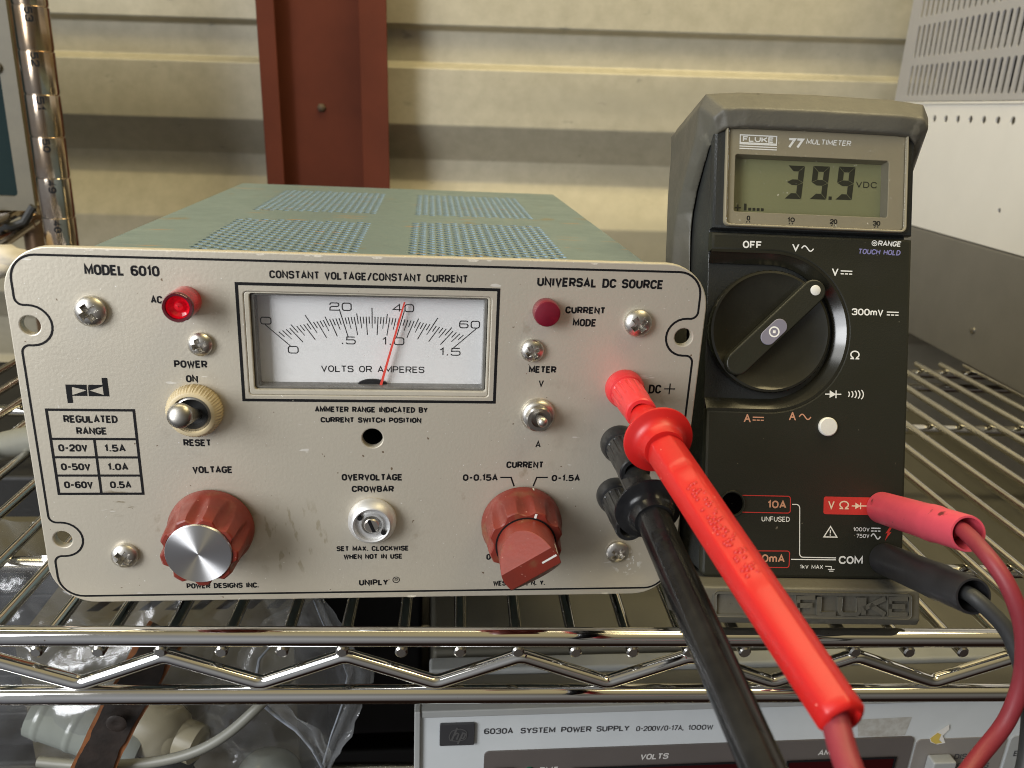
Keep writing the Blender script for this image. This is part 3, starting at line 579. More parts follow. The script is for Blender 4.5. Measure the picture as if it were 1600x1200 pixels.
# clear bag
g = G(); nu, nv = 70, 70
def bagpt(side, u, v):
    z = ZL+.008+v*(.246-.0)
    xr_ = -.013-.018*max(0, (v-.74)/.16)-.017*max(0, (.74-v)/.21)
    xl_ = -.26
    x = xl_+(xr_-xl_)*u
    edge = min(1, u*7, (1-u)*6)
    p = Vector((x*16, z*16, side*5.0))
    w_ = noise.ridged_multi_fractal(p, 1.0, 2.1, 4, .9, 2.0)*.014+noise.noise(p*.45)*.02
    yb = .034+.02*v; thick = .030*edge*(1-.55*v)
    y = yb+side*thick+w_*(.35+.65*edge)-(.004)
    y = max(y, .006) if side < 0 else y
    return (x, y, z+.006*noise.noise(p*.7+Vector((3, 1, 2))))
for side in (-1, 1):
    k0 = len(g.v)
    for i in range(nu+1):
        for j in range(nv+1): g.v.append(bagpt(side, i/nu, j/nv))
    for i in range(nu):
        for j in range(nv):
            a = k0+i*(nv+1)+j; g.f.append((a, a+1, a+nv+2, a+nv+1)); g.mi.append(0)
bag = obj('plastic_bag', g, bag_m, None, sharp=None, base=(-.12, .04, ZL)); bag.data.shade_smooth()
folds = []
seam = mat('folded_polythene', (.42, .46, .52), .25, var=.5, vscale=200)
g = G()
for L_, r_ in (([at(490, 938, .045), at(505, 975, .042), at(528, 1015, .040), at(543, 1055, .038), at(535, 1100, .036), at(517, 1150, .034), at(503, 1200, .034)], .0006), ([at(408, 1098, .012), at(430, 1118, .010), at(462, 1140, .012), at(488, 1170, .015), at(503, 1198, .022)], .0012), ([at(400, 1060, .015), at(405, 1030, .018), at(430, 1000, .022), at(470, 955, .03)], .0008)):
    q = []
    for i in range(len(L_)-1):
        for k in range(5): q.append(L_[i].lerp(L_[i+1], k/5))
    g.tube(q+[L_[-1]], [r_*(.5+.5*abs(noise.noise(Vector(p)*60))) for p in q+[L_[-1]]], 8); folds.append(q+[L_[-1]])
obj('folded_edge', g, seam, bag)
g = G()
for q, wd in zip(folds, (.0095, .0075, .0085)):
    k0 = len(g.v); n = len(q)
    for i, p in enumerate(q):
        T = (q[min(i+1, n-1)]-q[max(i-1, 0)]).normalized(); sd = T.cross(Vector((0, -1, .1))).normalized(); w_ = wd*(.35+.65*math.sin(math.pi*(i+.5)/n))*(1+.4*noise.noise(p*120))
        for k in range(5): g.v.append(tuple(p-sd*w_*(k/4)+Vector((0, .0016*math.sin(k*2.1+i*.35), 0))))
    for i in range(n-1):
        for k in range(4): a = k0+i*5+k; g.f.append((a, a+1, a+6, a+5)); g.mi.append(0)
obj('fold', g, clear('creased_polythene', base=.05, white=.20, rough=.18, bump=.5, bscale=90), bag, sharp=None).data.shade_smooth()
tag(bag, 'crumpled clear plastic bag of parts hanging below the left of the shelf', 'bag')
t = thing('plastic_connector', 'pale plastic connector lying inside the clear bag left of the strap', 'connector', at(115, 1130, .045))
JM = basis0(at(60, 1108, .050), at(175, 1150, .045))
g = G(); pr_ = []
for k in range(9): pr_ += [(.0114, .0035*k), (.0117 if k % 4 == 1 else .0114, .0035*k+.0006), (.0117 if k % 4 == 1 else .0114, .0035*k+.0022), (.0114, .0035*k+.0028)]
g.lathe(pr_, 32, M=JM); obj('barrel', g, pot_m, t)
g = G(); g.lathe([(.0085, .031), (.0085, .045), (.0078, .047), (.0060, .047)], 28, M=JM); obj('sleeve', g, pot_m, t)
t = thing('beige_plug', 'rounded beige plug inside the clear bag right of the strap', 'plug', at(250, 1135, .05))
JM = basis0(at(195, 1118, .055), at(300, 1160, .045))
g = G(); g.lathe([(.006, 0), (.0115, .002), (.0125, .007), (.0125, .020), (.0105, .026), (.0085, .028), (.0085, .036), (.006, .038)], 36, M=JM); obj('plug_body', g, mat('dull_ivory', (.33, .30, .21), .35, var=.1, vscale=80), t)
c_ = at(215, 1200, .05); tag(blob('navy_pouch', c_, .026, .018, .014, blue_cloth, 12, .35, 2.2), 'crumpled navy pouch low inside the clear bag', 'pouch')
c_ = at(420, 1215, .05); tag(blob('round_tin', c_, .016, .014, .012, pot_m, 14, .08), 'small pale round tin at the bottom of the clear bag', 'tin')
g = G(); kp = [at(470, 1040, .03), at(440, 1072, .012), at(405, 1102, .004), at(370, 1137, .003), at(330, 1165, .003), at(290, 1181, .003), at(245, 1191, .003), at(190, 1196, .004), at(130, 1197, .008), at(60, 1190, .01)]
kp2 = []
for i in range(len(kp)-1):
    for q in range(4): kp2.append(kp[i].lerp(kp[i+1], q/4))
kp2.append(kp[-1])
for _ in range(6): kp2 = [kp2[0]]+[(kp2[i-1]+kp2[i]*2+kp2[i+1])/4 for i in range(1, len(kp2)-1)]+[kp2[-1]]
g.tube(kp2, .0020, 12); tag(obj('thin_cable', g, grey_rub, None, base=kp[4]), 'thin grey cable curving across the front of the clear bag', 'cable')
t = thing('leather_strap', 'worn black leather strap with tan edges hanging below the shelf', 'strap', at(180, 1100, .0))
cl = [at(262, 985, .012), at(240, 1020, .006), at(214, 1070, .003), at(190, 1110, .001), at(165, 1160, -.001), at(140, 1215, -.002), at(118, 1275, -.002), at(96, 1345, 0)]
cl2 = []
for i in range(len(cl)-1):
    for q in range(14): cl2.append(cl[i].lerp(cl[i+1], q/14))
cl2.append(cl[-1])
def strap(w, off, th, wob=.07):
    g = G(); n = len(cl2)
    for i, p in enumerate(cl2):
        T = (cl2[min(i+1, n-1)]-cl2[max(i-1, 0)]).normalized(); nn = Vector((0, -1, 0)); b = T.cross(nn).normalized(); nn = b.cross(T).normalized()
        ww = w*(1+wob*noise.noise(p*(90 if wob < .1 else 210)))
        for sx_, sy_ in ((-1, 0), (1, 0), (1, 1), (-1, 1)): g.v.append(tuple(p+b*ww*sx_/2+nn*(off+th*sy_)))
    for i in range(n-1):
        for k in range(4): a = i*4; g.f.append((a+k, a+(k+1) % 4, a+4+(k+1) % 4, a+4+k)); g.mi.append(0)
    g.f += [(3, 2, 1, 0), ((n-1)*4, (n-1)*4+1, (n-1)*4+2, (n-1)*4+3)]; g.mi += [0, 0]
    return g
obj('strap_body', strap(.0148, 0, .0018), tan_leather, t, sharp=50); obj('strap_face', strap(.0120, .0019, .0006, .16), leather_m, t, sharp=50)
g = G(); c_ = at(183, 1128, -.004); g.lathe([(.0024, 0), (.0034, .0003), (.0036, .0009), (.0026, .0013), (.0012, .0010)], 20, M=Matrix.Translation(c_) @ PF); obj('rivet', g, leather_m, t)

# ================================================================== beige bench power supply
PS = thing('bench_power_supply', 'beige bench power supply with red knobs and an analog meter', 'power supply', (0, .13, -.01))
mm = .001
g = plate([rrect(-.108, .108, 0, .122, .0145, 10), rrect(-.0386, .0377, .0763, .1098, .001, 3)]+[circ(x, z, .00295, 28) for x in (-.102, .1015) for z in (.0979, .0245)]+[circ(0, .0614, .00335, 28)], -.0032, 0, .0004)
fp = obj('front_panel', g, panel_m, PS, PF)
g = G()      # chips along the bare edge of the panel
for k in range(12):
    u = random.random(); s_ = random.choice((0, 0, 2)); r = .0004+.0007*random.random()
    x, z = ((-.093+.186*u, .1219) if s_ == 0 else ((-.1079, .02+.085*u) if s_ == 1 else (-.093+.186*u, .0001)))
    g.poly([(x+r*(1+.5*random.random())*math.cos(a)*(1.6 if s_ != 1 else .6), z+r*math.sin(a)*(.5 if s_ != 1 else 1.3)-(.0005 if s_ == 0 else -.0004 if s_ == 2 else 0)+0) for a in (0, .9, 2, 3, 4.2, 5.3)], .00003)
obj('edge_chips', g, mat('bare_chip', (.74, .70, .60), .5, var=.5, vscale=900, vcol=(.58, .52, .40)), fp, PF)
# printing
g = G(); ci = .00005; sw = .00055
T = [("MODEL 6010", -84.32, 113.83, 21.61, 3.25, .56), ("AC", -66.12, 105.5, 3.48, 2.42, .44), ("POWER", -61.04, 85.0, 10.1, 2.52, .46), ("ON", -57.85, 80.2, 3.71, 2.45, .46), ("RESET", -60.44, 58.3, 8.72, 2.47, .46),
 ("VOLTAGE", -58.4, 48.7, 12.83, 2.53, .46), ("REGULATED", -96.3, 66.2, 16.37, 2.61, .46), ("RANGE", -92.93, 62.2, 9.35, 2.53, .46), ("0-20V", -99.11, 56.3, 8.88, 2.56, .46), ("1.5A", -85.04, 56.25, 6.51, 2.57, .46), ("0-50V", -99.18, 49.7, 9.05, 2.5, .46), ("1.0A", -84.78, 49.7, 6.36, 2.5, .46),
 ("0-60V", -99.01, 43.28, 8.93, 2.52, .46), ("0.5A", -84.8, 43.25, 6.71, 2.54, .46), ("POWER DESIGNS INC.", -63.82, 4.9, 24.3, 2.15, .40), ("CONSTANT VOLTAGE/CONSTANT CURRENT", -30.53, 114.2, 60.6, 2.5, .42), ("AMMETER RANGE INDICATED BY", -18.37, 70.5, 36.47, 2.05, .40), ("CURRENT SWITCH POSITION", -16.64, 66.9, 32.68, 1.95, .40),
 ("OVERVOLTAGE", -10.34, 45.98, 20.22, 2.48, .46), ("CROWBAR", -7.12, 41.68, 14.12, 2.39, .46), ("SET MAX. CLOCKWISE", -12.69, 19.0, 24.82, 2.01, .38), ("WHEN NOT IN USE", -10.36, 15.82, 20.29, 2.03, .38), ("UNIPLY", -5.27, 5.17, 10.18, 2.47, .46), ("METER", 50.8, 84.88, 9.12, 2.42, .46), ("V", 54.3, 80.1, 1.75, 2.4, .34), ("A", 54.45, 58.27, 1.8, 2.5, .34),
 ("UNIVERSAL DC SOURCE", 51.95, 113.77, 40.91, 3.0, .54), ("CURRENT", 61.55, 105.13, 13.07, 2.35, .46), ("MODE", 64.24, 100.93, 7.77, 2.55, .46), ("DC", 91.64, 78.18, 4.29, 3.18, .5), ("CURRENT", 44.9, 50.65, 12.77, 2.5, .46), ("0-0.15A", 30.21, 45.84, 11.95, 2.52, .46), ("0-1.5A", 60.76, 45.69, 9.94, 2.45, .46), ("WESTBURY, N. Y.", 42.12, 4.3, 18.93, 2.12, .40), ("0", 39.3, 15.0, 1.6, 2.4, .42)]
for s_, x, z, w, h, s2 in T: stext(g, s_, x*mm, z*mm, w*mm, h*mm, s2*1.26*mm, ci, rad=.0008, gap=.54)
# border with bites round the mounting holes
def bite(xs, zc, sgn):
    r = []
    n = 14
    r += [(xs*105.4, zc+sgn*6.3, 2.4)]
    for k in range(n+1):
        a = math.pi/2*sgn-sgn*math.pi*k/n
        r.append((xs*(101.9-6.3*math.cos(a)) if True else 0, zc+6.3*math.sin(a)))
    r += [(xs*105.4, zc-sgn*6.3, 2.4)]
    return r
bl = [(-105.4, 119.5, 13)]+[(105.4, 119.5, 13)]+bite(1, 97.9, 1)+bite(1, 24.5, 1)+[(105.4, 2.6, 13), (-105.4, 2.6, 13)]+bite(-1, 24.5, -1)+bite(-1, 97.9, -1)
STAG[0] += 1; g.stroke([(p.x*mm, p.y*mm) for p in fil(bl, True, 1.0, 8)], .0007, ci, True)
def line(pts, w, closed=False): STAG[0] += 1; g.stroke([(a*mm, b*mm) for a, b in pts], w*mm, ci+(STAG[0] % 40)*4e-7, closed)
line([(-40.5, 112.3), (39.9, 112.3), (39.9, 74.5), (-40.5, 74.5)], .95, True)
line([(-101, 70.6), (-74.7, 70.6), (-74.7, 41.3), (-101, 41.3)], .85, True)
for z in (60.7, 54.3, 47.85): line([(-101, z), (-74.7, z)], .8)
line([(-87.8, 60.7), (-87.8, 41.3)], .8)
line([(43.0, 47.16), (46.7, 47.16), (47.9, 43.8)], .5); line([(59.4, 47.16), (55.6, 47.16), (54.5, 43.8)], .5)
line([(96.9, 79.9), (100.7, 79.9)], .4); line([(98.8, 78.0), (98.8, 81.8)], .4)
line(circ(7.7, 7.33, 1.15, 24), .26, True); stext(g, 'R', 7.2*mm, 6.7*mm, 1.05*mm, 1.3*mm, .2*mm, ci)
line([(79, 29), (81.5, 28.9)], .35) if False else None
# maker's emblem: two facing letters with triangular counters
def pg_(pts): STAG[0] += 1; g.poly([(a*mm, b*mm) for a, b in pts], ci+(STAG[0] % 40)*4e-7)
pg_([(-94.3, 79.05), (-92.4, 79.05), (-92.65, 75.3), (-92.65, 72.95), (-94.3, 72.85)]); pg_([(-92.4, 79.05), (-87.9, 79.05), (-88.3, 77.2), (-92.4, 78.25)]); pg_([(-88.35, 77.15), (-87.95, 79.05), (-88.1, 75.3), (-92.65, 75.3), (-92.65, 75.55)])
pg_([(-87.45, 79.05), (-83.2, 79.05), (-83.25, 78.5), (-87.2, 77.15)]); pg_([(-87.6, 79.05), (-87.25, 77.12), (-83.2, 75.7), (-83.2, 75.25), (-87.75, 75.25)]); pg_([(-83.25, 81.38), (-81.55, 81.38), (-81.5, 75.25), (-83.2, 75.25)])
obj('panel_lettering', g, ink_m, fp, PF)
# screws
def screw_g(R_, H):
    g = G(); nr, na = 22, 96
    for j in range(nr+1):
        r = R_*j/nr
        for i in range(na):
            a = 2*math.pi*i/na; x, y = r*math.cos(a), r*math.sin(a); hz_ = H*math.sqrt(max(0, 1-(.93*r/R_)**2.4))+.0003
            def band(d, w): return max(0, min(1, (w-abs(d))/(.00028)+.5))
            m_ = max(band(x, R_*.17) if abs(y) < R_*.56 else 0, band(y, R_*.17) if abs(x) < R_*.56 else 0)
            g.v.append((x, y, hz_-m_*H*.85))
    for j in range(nr):
        for i in range(na):
            a, b = j*na+i, j*na+(i+1) % na; g.f.append((a, a+na, b+na, b)); g.mi.append(0)
    k = len(g.v); g.v += [(R_*math.cos(2*math.pi*i/na), R_*math.sin(2*math.pi*i/na), 0) for i in range(na)]
    for i in range(na): g.f.append((nr*na+i, k+i, k+(i+1) % na, nr*na+(i+1) % na)); g.mi.append(0)
    return g
for (x, z, R_, H, a) in ((-83.6, 102.9, 4.7, 3.0, 35), (85.5, 102.6, 4.5, 3.0, 40), (-82.6, 18.6, 4.4, 2.8, 52), (86.3, 17.9, 4.2, 2.0, 50), (-52.4, 93.0, 3.75, 2.4, 20), (51.5, 92.7, 3.75, 2.4, 30)):
    obj('screw', screw_g(R_*mm, H*mm), steel, PS, PF @ Matrix.Translation((x*mm, z*mm, 0)) @ Matrix.Rotation(math.radians(a), 4, 'Z'), sharp=30)
# centre tapped hole: small dark tube behind the panel hole
g = G(); g.lathe([(.0046, -.03), (.0046, -.0034)], 24, (0, .0614), caps=False); g.lathe([(.0001, -.018), (.0046, -.018)], 24, (0, .0614), caps=False); obj('access_tube', g, dark_m, PS, PF)
# cover with perforated top
CZ = .1156; CY0, CY1 = .0033, .273; CX = .0962
hs = []
for x0, x1, y0, y1, fr_ in ((-.0642, -.0093, .0370, .1225, 0), (.0117, .0667, .0370, .1250, 0), (-.0642, -.0093, .1495, .2455, 1), (.0122, .0672, .1495, .2440, 1)):
    ncol = 17; dx = (x1-x0)/(ncol-1); dy = .00545; n = int((y1-y0)/dy)
    for i in range(ncol):
        for j in range(n):
            hs.append(circ(x0+dx*i, y0+dy*(j+.5*(i % 2))+.001, .00168, 10))
g = plate([rrect(-CX, CX, CY0, CY1, .002, 3)]+hs, CZ-.0005, CZ)
for i, f in enumerate(g.f):
    a = Vector(g.v[f[0]]); n = (Vector(g.v[f[1]])-a).cross(Vector(g.v[f[2]])-a)
    if n.length > 0 and abs(n.normalized().z) < .5: g.mi[i] = 1
cov = obj('top_cover', g, [case_m, zinc_m], PS)
g = G(); g.box(-CX, -CX+.0012, CY0, CY1, .001, CZ-.0012); g.box(CX-.0012, CX, CY0, CY1, .001, CZ-.0012); g.box(-CX+.0014, CX-.0014, CY1-.0014, CY1-.0002, .001, CZ-.0012); g.box(-CX+.0014, CX-.0014, CY0+.0002, CY1-.0016, .001, .0022)
obj('case_sides', g, case_m, PS)
g = G(); g.box(-.088, .088, .02, .25, .0024, .078); obj('chassis_block', g, dark_m, PS)
g = G(); g.lathe([(.006, -.010), (.0055, .001)], 20, (0, 0))
for x in (-.08, .08):
    for y in (.03, .245): obj('foot', g, black_post, PS, Matrix.Translation((x, y, 0)))
# meter
g = plate([rrect(-.0386, .0377, .0763, .1098, .001, 3), rrect(-.0370, .0368, .0780, .1093, .0008, 3)], -.0100, -.0002, .0003); mb = obj('meter_bezel', g, bez_m, PS, PF)
g = plate([rrect(-.0368, .0366, .0782, .1091, .0008, 3), rrect(-.0358, .0357, .0788, .1086, .0006, 3)], -.0085, -.0012, .0002); obj('window_rim', g, rim_m, mb, PF)
DC = -.0058
g = G(); g.box(-.0368, .0366, .0781, .1092, DC-.002, DC); md = obj('meter_dial', g, white_dial, PS, PF)
g = G(); cx, pz, az, AR = -.0001, .0672, .018, .0812
def tick(v, r0, r1, w):
    th = math.radians((v-30)*1.585); d = Vector((math.sin(th), math.cos(th))); 
    # distance from the pivot along d to the (flatter) scale arc
    oc = Vector((0, pz-az)); b = oc.dot(d); s_ = -b+math.sqrt(b*b-(oc.dot(oc)-AR*AR)); P = Vector((cx, pz))+d*s_
    STAG[0] += 1; g.stroke([P+d*r0, P+d*r1], w, DC+.00005+(STAG[0] % 40)*4e-7)
for v in range(61):
    if v % 10 == 0: tick(v, -.0002, .0062 if v in (0, 60) else .0050, .00028)
    elif v % 5 == 0: tick(v, -.0002, .0032, .00026)
    else: tick(v, -.0002, .0021, .00027)
for k in range(16):
    tick(k*4, -.0040 if k % 5 else -.0045, 0, .00026)
    if k < 15: tick(k*4+2, -.0018, 0, .0002)
for s_, x, z, w, h in (('0', -35.2, 98.0, 3.5, 2.55), ('20', -13.5, 103.0, 7.0, 2.7), ('40', 6.4, 103.0, 6.9, 2.65), ('60', 27.9, 98.0, 6.8, 2.6), ('0', -27.05, 88.5, 3.4, 2.55), ('.5', -10.0, 91.9, 4.6, 2.65), ('1.0', 3.1, 91.9, 7.1, 2.65), ('1.5', 21.8, 88.6, 6.8, 2.7)):
    stext(g, s_, x*mm, z*mm, w*mm, h*mm, 0.34*mm, DC+.00005, rad=.0007, gap=.38, wide=True)
stext(g, 'VOLTS OR AMPERES', -16.7*mm, 82.4*mm, 33.5*mm, 2.25*mm, 0.34*mm, DC+.00005, rad=.0011, gap=.40)
obj('dial_scale', g, ink_m, md, PF)
g = G(); g.prism([(-.0050+.0049*math.cos(math.pi-a)+.0049, .0783+.0020*math.sin(a)) for a in [math.pi*k/12 for k in range(13)]], DC+.0002, DC+.0012); obj('pivot_cover', g, ink_m, md, PF)
g = G(); g.add([], []); P0 = Vector((.0022, .0770)); P1 = Vector((.01035, .1068)); dd = (P1-P0).normalized(); nn = Vector((-dd.y, dd.x))
g.prism([tuple(P0-nn*.00042), tuple(P1-nn*.00026), tuple(P1+nn*.00026), tuple(P0+nn*.00042)], DC+.0018, DC+.0022); obj('needle', g, needle_m, md, PF)
g = G(); g.box(-.0357, .0356, .0789, .1085, -.0017, -.0014); obj('window_pane', g, pane, mb, PF)
# indicator lamps
g = G(); g.lathe([(.0046, 0), (.0046, .0072), (.0043, .0084), (.0034, .0088), (.0032, .0074), (.0020, .0066), (.0006, .0078)], 40, (-.0557, .1066)); al = obj('mains_lamp', g, lamp_m, PS, PF)
g = G(); g.lathe([(.0034, .00885), (.0031, .0076), (.0019, .0068), (.0012, .0078), (.0002, .0080)], 24, (-.0557, .1066), caps=False); obj('lens_face', g, mat('glowing_lens', (.5, .002, .01), .1, emit=(1, .006, .02), estr=.2, var=.8, vscale=700, coat=.5, vcol=(.05, 0, .002)), al, PF)
g = G(); g.lathe([(.0043, .0086), (.0046, .0082), (.00465, .0088), (.0043, .0094), (.0036, .0093), (.0035, .0086)], 40, (-.0557, .1066), caps=False); obj('lens_rim', g, lamp_rim, al, PF)
g = G(); g.lathe([(.0043, 0), (.0043, .0036), (.0040, .0043), (.0036, .0045), (.0002, .0046)], 40, (.0552, .1058)); obj('mode_lamp', g, lampd_m, PS, PF)
# power switch
sc = (-.0556, .0712)
sw_ = D.objects.new('power_switch', None)
def kn(t, c): return 1+.022*(1 if math.sin(t*52) > 0 else -1)*(1 if .0003 < c < .0030 else 0)
g = G(); g.lathe([(.0083, 0), (.0085, .0004), (.0084, .0029), (.0075, .0050), (.0070, .0054), (.0061, .0054), (.0058, .0048), (.0058, .0012), (.0004, .0011)], 208, sc, rf=kn); ps = obj('power_switch', g, cream_m, PS, PF, sharp=40)
g = G(); g.lathe([(.0057, .0012), (.0057, .0044), (.0050, .0047), (.0047, .0040), (.0044, .0016)], 40, sc, caps=False); obj('bushing', g, dull, ps, PF)
g = G(); g.lathe([(.0046, .0013), (.0044, .0018), (.0002, .0016)], 40, sc, caps=False); obj('lever_well', g, dark_m, ps, PF)
g = G(); a0 = Vector((sc[0]+.0005, sc[1]-.0012, .0016)); a1 = Vector((-.0560, .0748, .0150)); n_ = 14
g.tube([a0.lerp(a1, k/n_) for k in range(n_+1)]+[a1+(a1-a0).normalized()*x for x in (.0008, .0015, .0020, .00225)], [.0017+.0022*(k/n_)**1.2 for k in range(n_+1)]+[.0037, .0031, .0021, .0008], 24); obj('bat_lever', g, dull, ps, PF, sharp=60)
# meter switch
sc = (.0546, .0703)
g = G(); g.lathe([(.0056, 0), (.0058, .0003), (.0058, .0010), (.0052, .0022), (.0042, .0028)], 40, sc); ms = obj('meter_switch', g, steel, PS, PF)
g = G(); g.lathe([(.0043, .0028), (.0043, .0046), (.0039, .0050), (.0027, .0050), (.0027, .0030)], 40, sc, rf=lambda t, c: 1+.04*math.cos(6*t) if .0029 < c < .0049 else 1); obj('bushing', g, dull, ms, PF)
g = G(); a0 = Vector((sc[0], sc[1], .0025)); a1 = Vector((.0549, .0716, .0105)); g.tube([a0.lerp(a1, k/8) for k in range(9)]+[a1+(a1-a0).normalized()*.0008], [.0011+.0006*(k/8) for k in range(9)]+[.0008], 18); obj('bat_lever', g, steel, ms, PF, sharp=60)
# crowbar trimmer
sc = (-.0003, .0314)
g = G(); g.lathe([(.0079, 0), (.0082, .0004), (.0081, .0024), (.0066, .0046), (.0062, .0048), (.0057, .0046), (.0056, .0034), (.0040, .0032), (.0039, .0042), (.0034, .0042), (.0033, .0024), (.0002, .0024)], 64, sc); ct = obj('crowbar_trimmer', g, alu, PS, PF)
g = G(); g.lathe([(.0026, .0022), (.0026, .0046), (.0022, .0050)], 32, sc); g.mi = [0]*len(g.f); tr = obj('trimmer_shaft', g, steel, ct, PF)
Mx = PF @ Matrix.Translation((sc[0], sc[1], 0)) @ Matrix.Rotation(math.radians(-68), 4, 'Z')
g = G(); g.box(-.0024, .0024, -.00055, .00055, .0048, .00508); obj('slot', g, ink_m, tr, Mx)
g = G()
for a in (145, -35): g.lathe([(.0008, .0038), (.0008, .00475)], 14, (sc[0]+.0048*math.cos(math.radians(a)), sc[1]+.0048*math.sin(math.radians(a))))
obj('spanner_holes', g, ink_m, ct, PF)
# voltage knob
def flute(nf, c0, c1, dep, ph=0, hw=.62):
    def f(t, c):
        if c < c0: return 1
        k = min(1, (c-c0)/(c1-c0))**.8; x = ((t+ph)*nf/(2*math.pi)) % 1; x = abs(x-.5)*2     # 0 in the middle of a groove
        x = x/(hw*(.45+.55*k))
        return 1-dep*k*max(0, 1-x*x)
    return f
sc = (-.0534, .0292)
g = G(); g.lathe([(.0136, .0006), (.0139, .0010), (.0139, .0030), (.0135, .0042), (.0132, .0052), (.0130, .0075), (.0128, .010), (.0126, .013), (.0124, .0160), (.0121, .0172), (.0116, .0176), (.0105, .0177), (.0104, .0170), (.0003, .0169)], 378, sc, rf=flute(9, .0042, .0120, .125, .12)); vk = obj('voltage_knob', g, red_knob, PS, PF, sharp=28)
g = G(); g.lathe([(.0103, .0168), (.0103, .0180), (.0101, .0183), (.0002, .0184)], 96, sc); obj('knob_cap', g, alu_cap, vk, PF, sharp=20)
# current knob
sc = (.0510, .0300)
g = G(); g.lathe([(.0136, .0006), (.0140, .0010), (.0140, .0030), (.0136, .0042), (.0133, .0052), (.0131, .0075), (.0129, .010), (.0127, .0135), (.0124, .0152), (.0120, .0156), (.0098, .0157), (.0098, .0130), (.0003, .0130)], 384, sc, rf=flute(8, .0042, .0110, .12, .36)); ck = obj('current_knob', g, red_knob, PS, PF, sharp=28)
bm = bmesh.new(); n_ = 64; R9 = .0096
lo = [bm.verts.new((R9*math.cos(2*math.pi*i/n_), R9*math.sin(2*math.pi*i/n_), .0132)) for i in range(n_)]; hi = [bm.verts.new((R9*math.cos(2*math.pi*i/n_), R9*math.sin(2*math.pi*i/n_), .0305)) for i in range(n_)]
bm.faces.new(lo[::-1]); bm.faces.new(hi)
for i in range(n_): bm.faces.new((lo[i], lo[(i+1) % n_], hi[(i+1) % n_], hi[i]))
for co, no in (((0, .0032, .0305), (0, .80, .60)), ((0, -.0032, .0305), (0, -.80, .60))):
    r = bmesh.ops.bisect_plane(bm, geom=bm.verts[:]+bm.edges[:]+bm.faces[:], plane_co=co, plane_no=no, clear_outer=True)
    bmesh.ops.holes_fill(bm, edges=[x for x in r['geom_cut'] if isinstance(x, bmesh.types.BMEdge)], sides=0)
bm.normal_update(); bm.verts.index_update(); g = G(); g.add([v.co[:] for v in bm.verts], [tuple(v.index for v in f.verts) for f in bm.faces]); bm.free()
KM = PF @ Matrix.Translation((sc[0], sc[1], 0)) @ Matrix.Rotation(math.radians(33), 4, 'Z')
pk = obj('pointer_knob', g, red_knob, ck, KM, sharp=25, bev=.0005)
g = G(); g.stroke([(.0040, 0), (.0092, 0)], .0007, .03056); g.add([(R9+.00005, y, z) for y in (-.00035, .00035) for z in (.0245, .0302)], [(0, 2, 3, 1)]); obj('pointer_line', g, white_ink, pk, KM)
g = G(); g.stroke(circ(sc[0], sc[1], .0098, 48), .0008, .01575, True); obj('gap_shade_ring', g, ink_m, ck, PF)  # black ring painted in place of the shaded gap round the pointer knob
g = G(); a = math.radians(76); p_ = Vector((math.cos(a), math.sin(a))); q_ = Vector((-p_.y, p_.x))
g.add([(sc[0]+p_.x*r+q_.x*w, sc[1]+p_.y*r+q_.y*w, .01577) for r, w in ((.0102, -.0004), (.0102, .0004), (.0118, .0004), (.0118, -.0004))], [(3, 2, 1, 0)])
g.add([(sc[0]+p_.x*.01408+q_.x*w, sc[1]+p_.y*.01408+q_.y*w, c) for c, w in ((.0012, -.0003), (.0012, .0003), (.0029, .0003), (.0029, -.0003))], [(0, 1, 2, 3)])
obj('index_mark', g, white_ink, ck, PF)
# binding posts
def bpost(z, m, x=.0831):
    g = G()
    def fl(t, c): return 1-(.05*(math.cos(14*t) > .2)) if .0066 < c < .0160 else 1
    g.lathe([(.0064, 0), (.0065, .0008), (.0063, .0032), (.0056, .0044), (.0049, .0047), (.0048, .0054), (.0054, .0057), (.0055, .0065), (.0054, .0068), (.0053, .0100), (.0052, .0158), (.0051, .0162), (.0050, .0200), (.0049, .0235), (.0045, .0240), (.0034, .0241), (.0031, .0236), (.0030, .0120), (.0002, .0119)], 112, (x, z), rf=fl)
    return obj('binding_post', g, m, PS, PF, sharp=30)
bpost(.0801, red_post); bpost(.0602, black_post); bpost(.0407, black_post, .0833)

# ================================================================== test leads
def basis(a, b):
    z = (Vector(b)-Vector(a)).normalized(); x = z.cross(Vector((0, 0, 1))).normalized(); y = x.cross(z); y = z.cross(x)
    M = Matrix((x, y, z)).transposed().to_4x4(); M.translation = Vector(a); return M
def smooth(p, n=5, k=8):
    q = []
    for i in range(len(p)-1):
        for j in range(k): q.append(Vector(p[i]).lerp(Vector(p[i+1]), j/k))
    q.append(Vector(p[-1]))
    for _ in range(n*4): q = [q[0]]+[(q[i-1]+q[i]*2+q[i+1])/4 for i in range(1, len(q)-1)]+[q[-1]]
    return q
MO = Vector((.1172, -.0121, .018)); yaw, tl = -.0528, .3297
ms_ = Vector((math.cos(yaw), math.sin(yaw), 0)); nh = Vector((-math.sin(yaw), math.cos(yaw), 0)); mt_ = Vector((0, 0, 1))*math.cos(tl)+nh*math.sin(tl); mn_ = ms_.cross(mt_)
MF = Matrix((ms_, mt_, mn_)).transposed().to_4x4(); MF.translation = MO
def PM(s, t, c): return MO+ms_*s+mt_*t+mn_*c
GT = math.radians(-68)
